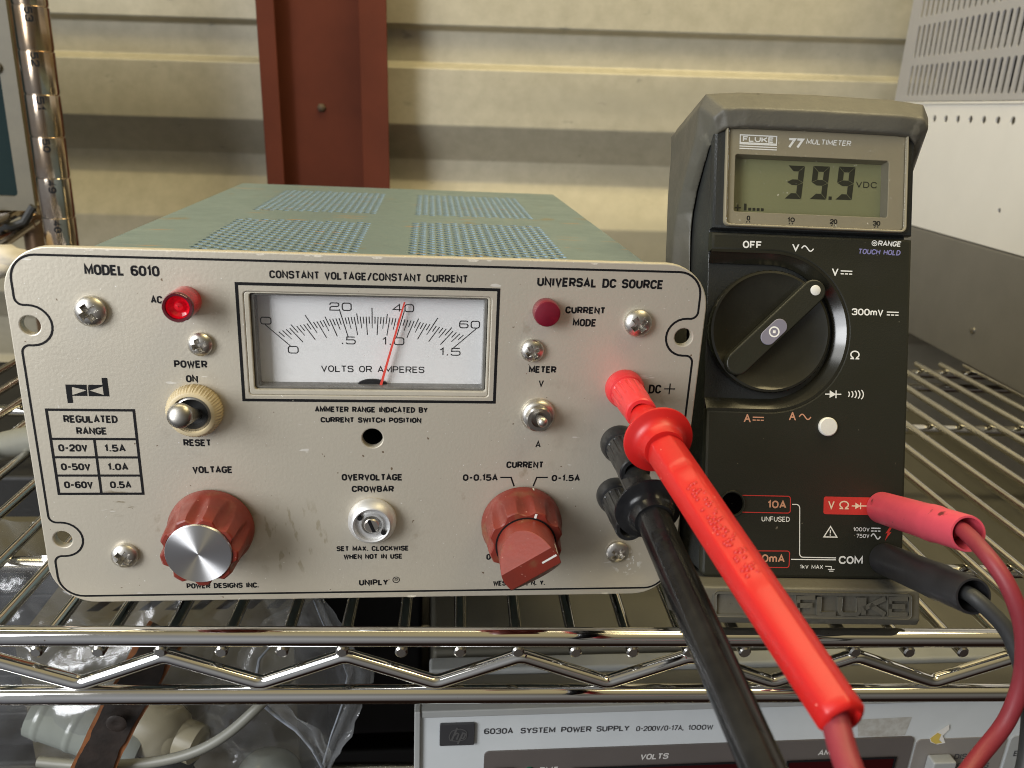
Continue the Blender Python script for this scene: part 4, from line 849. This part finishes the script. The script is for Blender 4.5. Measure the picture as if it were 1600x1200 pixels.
def probe(root, A, Fl, B, mh, text, kr=1):
    M = basis(A, Fl); L1 = (Vector(Fl)-Vector(A)).length
    g = G(); g.lathe([(.0046, .012), (.0047, L1-.010), (.0052, L1-.006), (.0068, L1-.0030), (.0088, L1-.0014), (.0099, L1-.0004), (.0103, L1+.0001), (.0102, L1+.0007), (.0096, L1+.0010), (.0082, L1+.0014), (.0070, L1+.0022), (.0062, L1+.0038), (.0058, L1+.0065)], 64, M=M); 
    gd = obj('finger_guard', g, mh, root, sharp=45)
    M2 = basis(Fl, B) @ Matrix.Diagonal((kr, kr, 1, 1)); L2 = (Vector(B)-Vector(Fl)).length
    def flat(t, c):       # faint flats along the grip and a shallow oval thumb recess on top
        k = 1/max(abs(math.cos((t-math.pi/2) % (math.pi/3)-math.pi/6)), .8); k = .95+.06*(k-1)/.155
        d = (t-GT+math.pi) % (2*math.pi)-math.pi
        if .022 < c < .064 and abs(d) < .62: k -= .035*min(1, (c-.022)/.003, (.064-c)/.003, (.62-abs(d))/.15)
        if .0165 < c < .0205 and abs(d) < .5: k -= .045*min(1, (c-.0165)/.001, (.0205-c)/.001)
        return k
    pr_ = [(.0056, .003)]+[(.0056-.0007*(z/L2), z) for z in [.004+.0006*i for i in range(int((L2-.006)/.0006))]]+[(.0049, L2-.0010), (.0044, L2-.0002), (.0036, L2), (.0031, L2-.001)]
    g = G(); g.lathe(pr_, 72, M=M2, rf=flat); h_ = obj('handle', g, mh, root, sharp=50)
    if text:
        tg_ = G()
        for k in range(26):
            z = .027+.034*k/26
            for d in (-.3, -.1, .1, .3):
                if random.random() < .55: tg_.lathe([(.0007, 0), (.00055, .00035), (.0002, .0005)], 8, M=M2 @ Matrix.Rotation(GT+d+random.uniform(-.05, .05), 4, 'Z') @ Matrix.Translation((.00500-.0006*(z/L2), 0, z+random.uniform(-.0005, .0005))) @ Matrix.Rotation(math.pi/2, 4, 'Y'))
        obj('grip_texture', tg_, mh, h_, sharp=60)
    return M2, L2
RL = thing('red_test_lead', 'bright red test lead from the upper binding post to the multimeter', 'test lead', (.0847, -.038, .0774))
A, Fl, B = (.0831, 0, .0801), (.0847, -.038, .0775), (.0985, -.1305, .0578)
probe(RL, A, Fl, B, red_lead, True)
p0 = PM(.060, .0225, .043); p1 = PM(.060, .0225, .052)
pts = [(.0978, -.126, .0588), (.0966, -.135, .0545), (.0962, -.142, .0530), (.100, -.150, .034), (.108, -.150, .012), (.125, -.130, -.006), (.1448, -.104, -.004), (.1689, -.086, .0015), (.1797, -.082, .011), (.1824, -.080, .0244), (.1800, -.078, .0397), (.1762, -.073, .0500), (.1738, -.066, .0548), tuple(p1+Vector((-.001, .004, .0005))), tuple(p0)]
g = G(); q_ = smooth(pts, 3); g.tube(q_, [.0023+.0005*max(0, 1-i/30) for i in range(len(q_))], 18); obj('cable', g, red_cable, RL, sharp=60)
def plug(root, s, t, m, L_, M):
    g = G(); M2 = M @ Matrix.Translation((s, t, 0))
    g.lathe([(.0052, .0004), (.0056, .0010), (.0057, L_*.58), (.0059, L_*.62), (.0059, L_*.68), (.0056, L_*.73), (.0055, L_-.001), (.0053, L_), (.0047, L_), (.0045, L_-.001), (.0042, L_-.012), (.0002, L_-.0125)], 48, M=M2)
    return obj('plug_shroud', g, m, root, sharp=40)
plug(RL, .060, .0225, pink_plug, .050, MF)
BL = thing('black_test_lead', 'black test lead from the middle binding post to the multimeter', 'test lead', (.0841, -.038, .0555))
A, Fl, B = (.0831, 0, .0602), (.0841, -.038, .0552), (.0855, -.150, .0420)
probe(BL, A, Fl, B, black_lead, False, .90)
p0 = PM(.0615, .0045, .043); p1 = PM(.0615, .0045, .053)
pts = [(.0855, -.147, .0424), (.0857, -.156, .039), (.088, -.163, .022), (.096, -.158, -.01), (.13, -.13, -.03), (.17, -.10, -.03), (.19, -.082, -.008), (.1917, -.076, .0097), (.1865, -.074, .0238), (.1833, -.069, .0328), tuple(p1+Vector((-.0005, .002, 0))), tuple(p0)]
g = G(); g.tube(smooth(pts, 2), .0023, 18); obj('cable', g, black_cable, BL, sharp=60)
plug(BL, .0615, .0045, black_plug, .051, MF)

# ================================================================== multimeter
MM = thing('multimeter', 'charcoal handheld multimeter in a grey rubber holster, leaning back on the shelf', 'multimeter', PM(.033, -.02, -.024))
S_0, S_1 = -.0034, .0688
g = plate([rrect(S_0+.0004, S_1-.0004, -.0030, .1570, .003)], -.0385, -.0046, .0004); obj('body', g, body_m, MM, MF)
# face plate with the bay for the selector dial open at the left edge
dc = (.0186, .0833); RO, RI = .0277, .0238
arcO = [(dc[0]+RO*math.cos(a), dc[1]+RO*math.sin(a)) for a in [math.pi/2-math.pi*k/40 for k in range(41)]]
arcI = [(dc[0]+RI*math.cos(a), dc[1]+RI*math.sin(a)) for a in [math.pi/2-math.pi*k/40 for k in range(41)]]
lo_ = fil([(S_0, arcO[-1][1]), (S_0, -.0030, 1), (S_1, -.0030, 1), (S_1, .1175, 0), (S_1, .1175), (S_0, .1175), (S_0, arcO[0][1])], False, .002)
g = plate([[tuple(p) for p in lo_]+arcO], -.0046, 0, .0011); fpl = obj('face_plate', g, meter_m, MM, MF)
g = plate([[tuple(p) for p in fil([(S_0, .1187), (S_1, .1187), (S_1, .1572, 1), (S_0, .1572, 1)], True, .002)], rrect(.0037, .0593, .1243, .1449, .0005)], -.0046, 0, .0012); up_ = obj('window_plate', g, body_m, MM, MF)
g = G(); n_ = len(arcO); pa = [(S_0+.0002, arcO[0][1])]+arcO+[(S_0+.0002, arcO[-1][1])]; pb_ = [(S_0+.0002, arcI[0][1])]+arcI+[(S_0+.0002, arcI[-1][1])]; n_ = len(pa)
g.add([(x, y, -.0004) for x, y in pa]+[(x*1, y, -.0034) for x, y in pb_]+[(x, y, -.0045) for x, y in pb_], [(i, i+1, n_+i+1, n_+i) for i in range(n_-1)]+[(n_+i, n_+i+1, 2*n_+i+1, 2*n_+i) for i in range(n_-1)]); g.f = [f[::-1] for f in g.f]
g.stroke(pa, .0009, .00012)
obj('dial_bay', g, dial_m, fpl, MF, sharp=40)
g = G(); g.lathe([(.0213, -.0044), (.0215, -.0038), (.0215, -.0006), (.0212, .0001), (.0204, .0003), (.0192, -.0003), (.0150, -.0012), (.0080, -.0019), (.0002, -.0021)], 180, dc, rf=lambda t, c: 1+.006*math.sin(60*t) if c < -.0005 else 1); dl = obj('selector_dial', g, dial_m, MM, MF, sharp=30)
ba = math.radians(44.6); u_ = Vector((math.cos(ba), math.sin(ba))); v_ = Vector((-u_.y, u_.x)); bc = Vector((.0193, .0846))
def cap(c0, L_, r, n=10):
    return [tuple(c0+u_*(L_/2)+u_*r*math.cos(a)+v_*r*math.sin(a)) for a in [-math.pi/2+math.pi*k/n for k in range(n+1)]]+[tuple(c0-u_*(L_/2)-u_*r*math.cos(a)-v_*r*math.sin(a)) for a in [-math.pi/2+math.pi*k/n for k in range(n+1)]]
g = G(); g.prism(cap(bc, .0365, .0042), -.001, .0036); br = obj('pointer_bar', g, meter_m, dl, MF, bev=.0007, seg=3)
g = G(); g.lathe([(.0018, .0034), (.0018, .0037), (.0015, .00385)], 24, tuple(bc+u_*.0188)); obj('pointer_dot', g, white_dot, br, MF)
g = G(); g.prism(cap(Vector((.0184, .0829)), .0055, .0027), .003, .0039); lb = obj('range_button', g, lilac_m, br, MF, bev=.0003)
def ringg(g, x, y, r, w, c): STAG[0] += 1; g.stroke(circ(x, y, r, 28), w, c, True)
g = G(); ringg(g, .0184, .0829, .00165, .0005, .00394); g.poly([(.0184+.0007*math.cos(ba+math.pi/4*k), .0829+.0007*math.sin(ba+math.pi/4*k)) for k in (0, 2, 4, 6)], .00395); obj('button_symbol', g, white_ink, lb, MF)
# window
g = plate([rrect(.0012, .0646, .1202, .1548, .0016), rrect(.0040, .0590, .1246, .1446, .0008)], 0, .0009, .0002); wm = obj('window_mask', g, taupe_m, MM, MF)
g = G(); g.add([(x, y, c) for c, (x0, x1, y0, y1) in ((.0006, (.0040, .0590, .1246, .1446)), (-.0031, (.0041, .0583, .1247, .1442))) for x, y in ((x0, y0), (x1, y0), (x1, y1), (x0, y1))], [(i, (i+1) % 4, 4+(i+1) % 4, 4+i) for i in range(4)]); g.f = [f for f in g.f]; obj('mask_bevel', g, mat('dark_taupe_bevel', (.13, .12, .085), .4), wm, MF)
g = G(); g.box(.0034, .0596, .1240, .1452, -.0045, -.0032); 
lc = obj('display', g, lcd_m, MM, MF)
g = G(); cs = -.0031
def seg7(x, y, w, h, on, sh=.09, th=.0020):
    k = .0001; hw = h/2
    S = {'a': [(k, h), (w-k, h), (w-th-k, h-th), (th+k, h-th)], 'g': [(k*2, hw), (th, hw+th/2), (w-th, hw+th/2), (w-k*2, hw), (w-th, hw-th/2), (th, hw-th/2)], 'd': [(k, 0), (th+k, th), (w-th-k, th), (w-k, 0)],
         'f': [(0, hw+k), (0, h-k), (th, h-th-k), (th, hw+th/2+k)], 'e': [(0, k), (0, hw-k), (th, hw-th/2-k), (th, th+k)], 'b': [(w, hw+k), (w, h-k), (w-th, h-th-k), (w-th, hw+th/2+k)], 'c': [(w, k), (w, hw-k), (w-th, hw-th/2-k), (w-th, th+k)]}
    for s_ in on: g.poly([(x+a+sh*b, y+b) for a, b in S[s_]], cs)
seg7(.0224, .1304, .0060, .0118, 'abgcd'); seg7(.0315, .1306, .0060, .0118, 'abfgcd'); seg7(.0408, .1308, .0060, .0118, 'abfgcd')
g.box(.0384, .0395, .1306, .1318, cs-.0001, cs)
g.stroke([(.0046, .1265), (.0068, .1265)], .0005, cs); g.stroke([(.0057, .1254), (.0057, .1276)], .0005, cs+1e-6)
g.box(.0079, .0088, .1256, .1280, cs-.0001, cs)
for k in range(4): g.box(.0095+.0015*k, .0105+.0015*k, .1256, .1266, cs-.0001, cs)
stext(g, 'VDC', .0482, .1354, .0076, .0022, .0022*0.15, cs, rad=.0011, gap=.42, shear=0.0)
obj('display_digits', g, seg_m, lc, MF @ Matrix.Translation((.0010, .0004, 0)))
g = G(); stext(g, 'FLUKE', .0064, .1490, .0110, .0019, .00042, .0010, gap=.35, wide=True)
for y in (.1482, .1474, .1466): g.stroke([(.0053, y), (.0186, y)], .00036, .0010)
g.stroke([(.0055, .1486), (.0184, .1486), (.0184, .1513), (.0055, .1513)], .0004, .0010, True)
stext(g, '77', .0219, .1474, .0057, .0036, .0036*0.22, .0010, rad=.0011, gap=.42, shear=0.18); stext(g, 'MULTIMETER', .0289, .1491, .0160, .0019, .0019*0.17, .0010, rad=.0011, gap=.42, shear=0.18); obj('window_lettering', g, white_ink, wm, MF)
g = G()
for s_, x, w in (('0', .0086, .0012), ('10', .0231, .0026), ('20', .0383, .0026), ('30', .0537, .0027)):
    stext(g, s_, x, .1216, w, .0017, .00036, .0010, rad=.0008)
    for k in (-.0004, .0004): g.stroke([(x+w/2+k*1.6-.0001, .1209), (x+w/2+k, .1214)], .0003, .0010)
obj('scale_numbers', g, ink_m, wm, MF)
g = G(); g.box(.0010, .0648, .1200, .1550, .0013, .0021); obj('window_cover', g, dusty(dusty(clear('scratched_cover', base=.01, rough=.06), 900, .72, amt=.6), 160, .70, (.15, 1, 3), .35, 2), wm, MF, bev=.0004)
g = plate([rrect(.0004, .0654, .1194, .1556, .0020), rrect(.0011, .0647, .1201, .1549, .0016)], 0, .0022, .0003); obj('window_rim', g, taupe_m, wm, MF)
# face printing
g = G(); c1 = .00006
def ac(x, y, w, gg):     # sine symbol
    STAG[0] += 1; gg.stroke([(x+w*k/16, y+.0009*math.sin(2*math.pi*k/16)) for k in range(17)], .00042, c1)
def dcs(x, y, w, gg):
    gg.stroke([(x, y+.0005), (x+w, y+.0005)], .0004, c1)
    for k in range(3): gg.stroke([(x+w*(k*.36), y-.0005), (x+w*(k*.36+.27), y-.0005)], .0004, c1)
def omega(x, y, w, h, gg):
    p = [(x, y+.0002), (x+w*.33, y+.0002)]+[(x+w/2+w*.46*math.cos(a), y+h*.58+h*.42*math.sin(a)) for a in [math.radians(240-300*k/18) for k in range(19)]]+[(x+w*.67, y+.0002), (x+w, y+.0002)]
    gg.stroke(p, .00048, c1)
stext(g, 'OFF', .0078, .1121, .0068, .0026, .0026*0.2, c1, rad=.0011, gap=.42, shear=0); g.merge(ftext('V', .0254, .1117, .0026, .0024, c1, 0, .02)); ac(.0288, .1128, .0043, g)
stext(g, 'RANGE', .0562, .1147, .0083, .0019, .0019*0.19, c1, rad=.0011, gap=.42, shear=0.18); ringg(g, .0550, .1156, .0009, .00025, c1); ringg(g, .0550, .1156, .0003, .0003, c1)
g.merge(ftext('V', .0399, .1036, .0024, .0025, c1, 0, .02)); dcs(.0431, .1049, .0042, g)
stext(g, '300mV', .0475, .0900, .0114, .0024, .0024*0.19, c1, rad=.0011, gap=.42, shear=0); dcs(.0602, .0910, .0043, g)
omega(.0475, .0745, .0032, .0028, g)
g.stroke([(.0388, .0619), (.0446, .0620)], .0004, c1); g.poly([(.0404, .0633), (.0404, .0606), (.0427, .0619)], c1+1e-6); g.stroke([(.0427, .0606), (.0427, .0633)], .00042, c1+2e-6)
for k in range(5):
    r = .0009+.00018*k; g.stroke([(.0470+.00115*k+r*1.2*math.cos(a)-r*.6, .0621+r*1.25*math.sin(a)) for a in [math.radians(-52+104*q/6) for q in range(7)]], .0004, c1)
stext(g, 'UNFUSED', .0173, .0167, .0101, .0018, .0018*0.15, c1, rad=.0011, gap=.42, shear=0); g.stroke(fil([(.0281, .0229), (.0308, .0229, 1), (.0313, .0044, 1), (.0444, .0044)], False, .0013), .00035, c1); g.stroke([(.0283, .0036), (.0444, .0037)], .00035, c1)
stext(g, '1kV MAX', .0315, .0004, .0083, .0014, .0014*0.15, c1, rad=.0011, gap=.42, shear=0); g.stroke([(.0406, .0014), (.0428, .0013), (.0428, .0003)], .0003, c1); g.stroke([(.0416, .0003), (.0440, .0003)], .0003, c1); g.stroke([(.0421, -.0003), (.0436, -.0003)], .0003, c1)
stext(g, 'COM', .0454, .0023, .0087, .0028, .0028*0.2, c1, rad=.0011, gap=.42, shear=0); g.stroke([(.0398, .0117), (.0445, .0117), (.0421, .0154)], .0004, c1, True); g.stroke([(.0421, .0130), (.0421, .0142)], .0004, c1); g.box(.0419, .0423, .0122, .0126, c1-1e-5, c1)
stext(g, '1000V', .0503, .0139, .0059, .0014, .0014*0.15, c1, rad=.0011, gap=.42, shear=0); dcs(.0568, .0146, .0034, g); stext(g, '750V', .0515, .0116, .0047, .0014, .0014*0.15, c1, rad=.0011, gap=.42, shear=0); ac(.0568, .0122, .0034, g)
obj('face_lettering', g, white_ink, fpl, MF)
g = G(); stext(g, 'TOUCH HOLD', .0491, .1116, .0153, .0019, .0019*0.19, c1, rad=.0011, gap=.42, shear=0.18); obj('hold_lettering', g, violet_ink, fpl, MF)
g = G(); g.merge(ftext('A', .0099, .0514, .0026, .0027, c1, 0, .02)); dcs(.0131, .0526, .0040, g); g.merge(ftext('A', .0260, .0525, .0026, .0028, c1, 0, .02)); ac(.0297, .0537, .0042, g)
stext(g, '10A', .0193, .0214, .0067, .0027, .0027*0.2, c1, rad=.0011, gap=.42, shear=0); stext(g, '300mA', .0125, .0024, .0135, .0028, .0028*0.19, c1, rad=.0011, gap=.42, shear=0); obj('current_lettering', g, orange_ink, fpl, MF)
g = G(); g.stroke(fil([(.0100, .0257), (.0274, .0257, 1), (.0275, .0198, 1), (.0100, .0198)], False, .0009), .00032, c1); g.stroke(fil([(.0110, .0063), (.0277, .0065, 1), (.0276, .0007, 1), (.0110, .0006)], False, .0009), .00032, c1)
g.prism(rrect(.0394, .0590, .0197, .0259, .0008), c1-.00004, c1)
g.poly([(.0636, .0158), (.0620, .0133), (.0628, .0135), (.0619, .0108), (.0642, .0139), (.0633, .0137), (.0645, .0158)], c1)
obj('red_printing', g, red_ink, fpl, MF)
g = G(); g.merge(ftext('V', .0410, .0215, .0023, .0027, c1+.00004, 0, .02)); omega(.0451, .0216, .0033, .0027, g); g.stroke([(.0495, .0228), (.056, .0229)], .0004, c1+.00004); g.poly([(.0508, .0240), (.0508, .0217), (.0527, .0228)], c1+.000041); g.stroke([(.0527, .0217), (.0527, .0240)], .0004, c1+.000042)
for i, v in enumerate(g.v): g.v[i] = (v[0], v[1], c1+.00004+(v[2]-c1) if v[2] <= c1+1e-5 else v[2])
obj('jack_lettering', g, mat('cream_ink', (.78, .62, .45), .5), fpl, MF)
g = G(); g.lathe([(.0033, 0), (.0033, .0009), (.0029, .0013), (.0002, .0014)], 36, (.0399, .0505)); obj('round_button', g, white_dot, MM, MF)
for x, y in ((.0066, .0227), (.0064, .0036)):
    g = G(); g.lathe([(.0044, .0001), (.0047, .0004), (.0045, .0008), (.0041, .0008), (.0039, .0004), (.0037, -.0001)], 40, (x, y), caps=False); jk = obj('jack', g, dial_m, MM, MF)
    g = G(); g.lathe([(.0041, .00012), (.0002, .00013)], 40, (x, y), caps=False); obj('jack_bore', g, mat('bore_shade_black', (.001, .001, .001), .9, spec=0), jk, MF)  # flat black disc painted in place of the shaded bore
# holster: overlapping pieces fused by a fine remesh into one rubber skin
g = G()
wl = [(.1690, -.004), (.1600, -.004), (.1530, -.013), (.1450, -.0230), (.1350, -.0310), (.1250, -.0355), (.1100, -.0375), (.08, -.038), (.03, -.038), (.004, -.026), (-.004, -.004), (-.017, -.002), (-.0215, -.024), (-.012, -.0440), (.165, -.0440)]
SM = Matrix(((0, 0, 1, 0), (1, 0, 0, 0), (0, 1, 0, 0), (0, 0, 0, 1)))     # (t, c, s) -> (s, t, c)
ST = [((-.0034, .004, -.0285), (-.0060, .004, -.0310), (-.0088, .004, -.0345)), ((-.0034, .030, -.0280), (-.0060, .030, -.0310), (-.0088, .030, -.0345)), ((-.0034, .080, -.0265), (-.0060, .080, -.0300), (-.0088, .080, -.0340)),
 ((-.0034, .1125, -.0255), (-.0060, .1125, -.0300), (-.0088, .1125, -.0335)), ((-.0034, .1215, -.0252), (-.0062, .1215, -.0288), (-.0088, .1215, -.0322)), ((-.0034, .1290, -.0232), (-.0062, .1290, -.0258), (-.0088, .1290, -.0288)),
 ((-.0034, .1360, -.0185), (-.0060, .1360, -.0198), (-.0087, .1360, -.0225)), ((-.0034, .1430, -.0115), (-.0058, .1440, -.0114), (-.0085, .1445, -.0145)), ((-.0032, .1485, -.0045), (-.0052, .1510, -.0038), (-.0080, .1530, -.0075)),
 ((-.0024, .1515, .0005), (-.0044, .1562, .0026), (-.0080, .1618, -.0038)), ((.0003, .1530, .0030), (-.0014, .1588, .0044), (-.0058, .1668, -.0036)), ((.0060, .1534, .0040), (.0070, .1592, .0052), (.0060, .1677, -.0032)), ((.0329, .1536, .0042), (.0329, .1594, .0052), (.0329, .1682, -.0032))]
ST += [tuple((.0658+(.0018 if j_ else .0004)*(p[1] > .12)-p[0], p[1], p[2]) for j_, p in enumerate(q)) for q in ST[-2::-1]]
k0 = len(g.v)
for I_, R_, O2 in ST: g.v += [I_, R_, O2, (O2[0], O2[1], -.0440), (I_[0], I_[1], -.0440)]
for i in range(len(ST)-1):
    for k in range(5): a = k0+i*5; g.f.append((a+k, a+5+k, a+5+(k+1) % 5, a+(k+1) % 5)); g.mi.append(0)
g.f += [(k0+4, k0+3, k0+2, k0+1, k0), tuple(k0+(len(ST)-1)*5+k for k in range(5))]; g.mi += [0, 0]
SM = Matrix(((0, 0, 1, 0), (1, 0, 0, 0), (0, 1, 0, 0), (0, 0, 0, 1)))     # (t, c, s) -> (s, t, c)
for s0, s1 in ((-.0087, -.0034), (.0692, .0745)): g.prism([(.0045, -.030), (-.004, -.004), (-.017, -.002), (-.0215, -.024), (-.012, -.0440), (.0045, -.0440)], s0, s1, M=SM)
g.prism([(.1640, -.039), (.1640, -.0442), (-.010, -.0442), (-.012, -.039)], -.0080, .0738, M=SM)
tray = [(-.0030, -.0040), (-.0031, .0006), (-.0048, .0070), (-.0150, .0076), (-.0172, .0060), (-.0190, -.002), (-.0215, -.024), (-.012, -.0440), (-.0034, -.0440)]
g.prism(tray, -.0052, .0712, M=SM)
ho = obj('holster', g, holster_m, MM, MF, sharp=None)
rm = ho.modifiers.new('fuse', 'REMESH'); rm.mode = 'VOXEL'; rm.voxel_size = .0006; rm.use_smooth_shade = True
smo = ho.modifiers.new('soften', 'SMOOTH'); smo.factor = .5; smo.iterations = 5
g = G()
def rb(pts, w, closed=False):
    n = len(g.v); h = G(); h.stroke(pts, w, 0, closed); m_ = len(h.v)
    vs = [(x, y, .0066) for x, y, _ in h.v]+[(x, y, .0084) for x, y, _ in h.v]
    k = m_//2; fs = []
    cnt = k if closed else k-1
    for i in range(cnt):
        j = (i+1) % k; fs += [(m_+k+i, m_+k+j, m_+j, m_+i), (i, j, m_+j, m_+i), (k+j, k+i, m_+k+i, m_+k+j)]
    if not closed: fs += [(0, m_, m_+k, k), (k-1, k+k-1, m_+k+k-1, m_+k-1)]
    g.add(vs, fs)
rb([tuple(p) for p in fil([(-.001, -.0062, 1), (.0672, -.0062, 1), (.0672, -.0142, 1), (-.001, -.0142, 1)], True, .0012)], .0007, True)
x = .0276; hh = .0055; y0 = -.0130
for ch, w in (('F', .0058), ('L', .0056), ('U', .0066), ('K', .0074), ('E', .0062)):
    for P in GL[ch][1]:
        P = [p for p in P if p != 'c']; rb([tuple(p) for p in fil([(x+p[0]*w, y0+p[1]*hh)+tuple(p[2:]) for p in P], False, .0014)], .0013)
    x += w+.0017
obj('holster_lettering', g, holster_m, ho, MF, bev=.0002, sharp=35)
g = G(); g0 = PM(.033, .09, -.047); foot = Vector((g0.x, g0.y+.045, -.0098)); up2 = (foot-g0).normalized()
for dx in (-.02, .02):
    g.tube([g0+Vector((dx, 0, 0)), foot+Vector((dx, 0, .002))], .0030, 10)
g.tube([foot+Vector((-.02, 0, .002)), foot+Vector((.02, 0, .002))], .0030, 10); obj('tilt_stand', g, holster_m, MM)
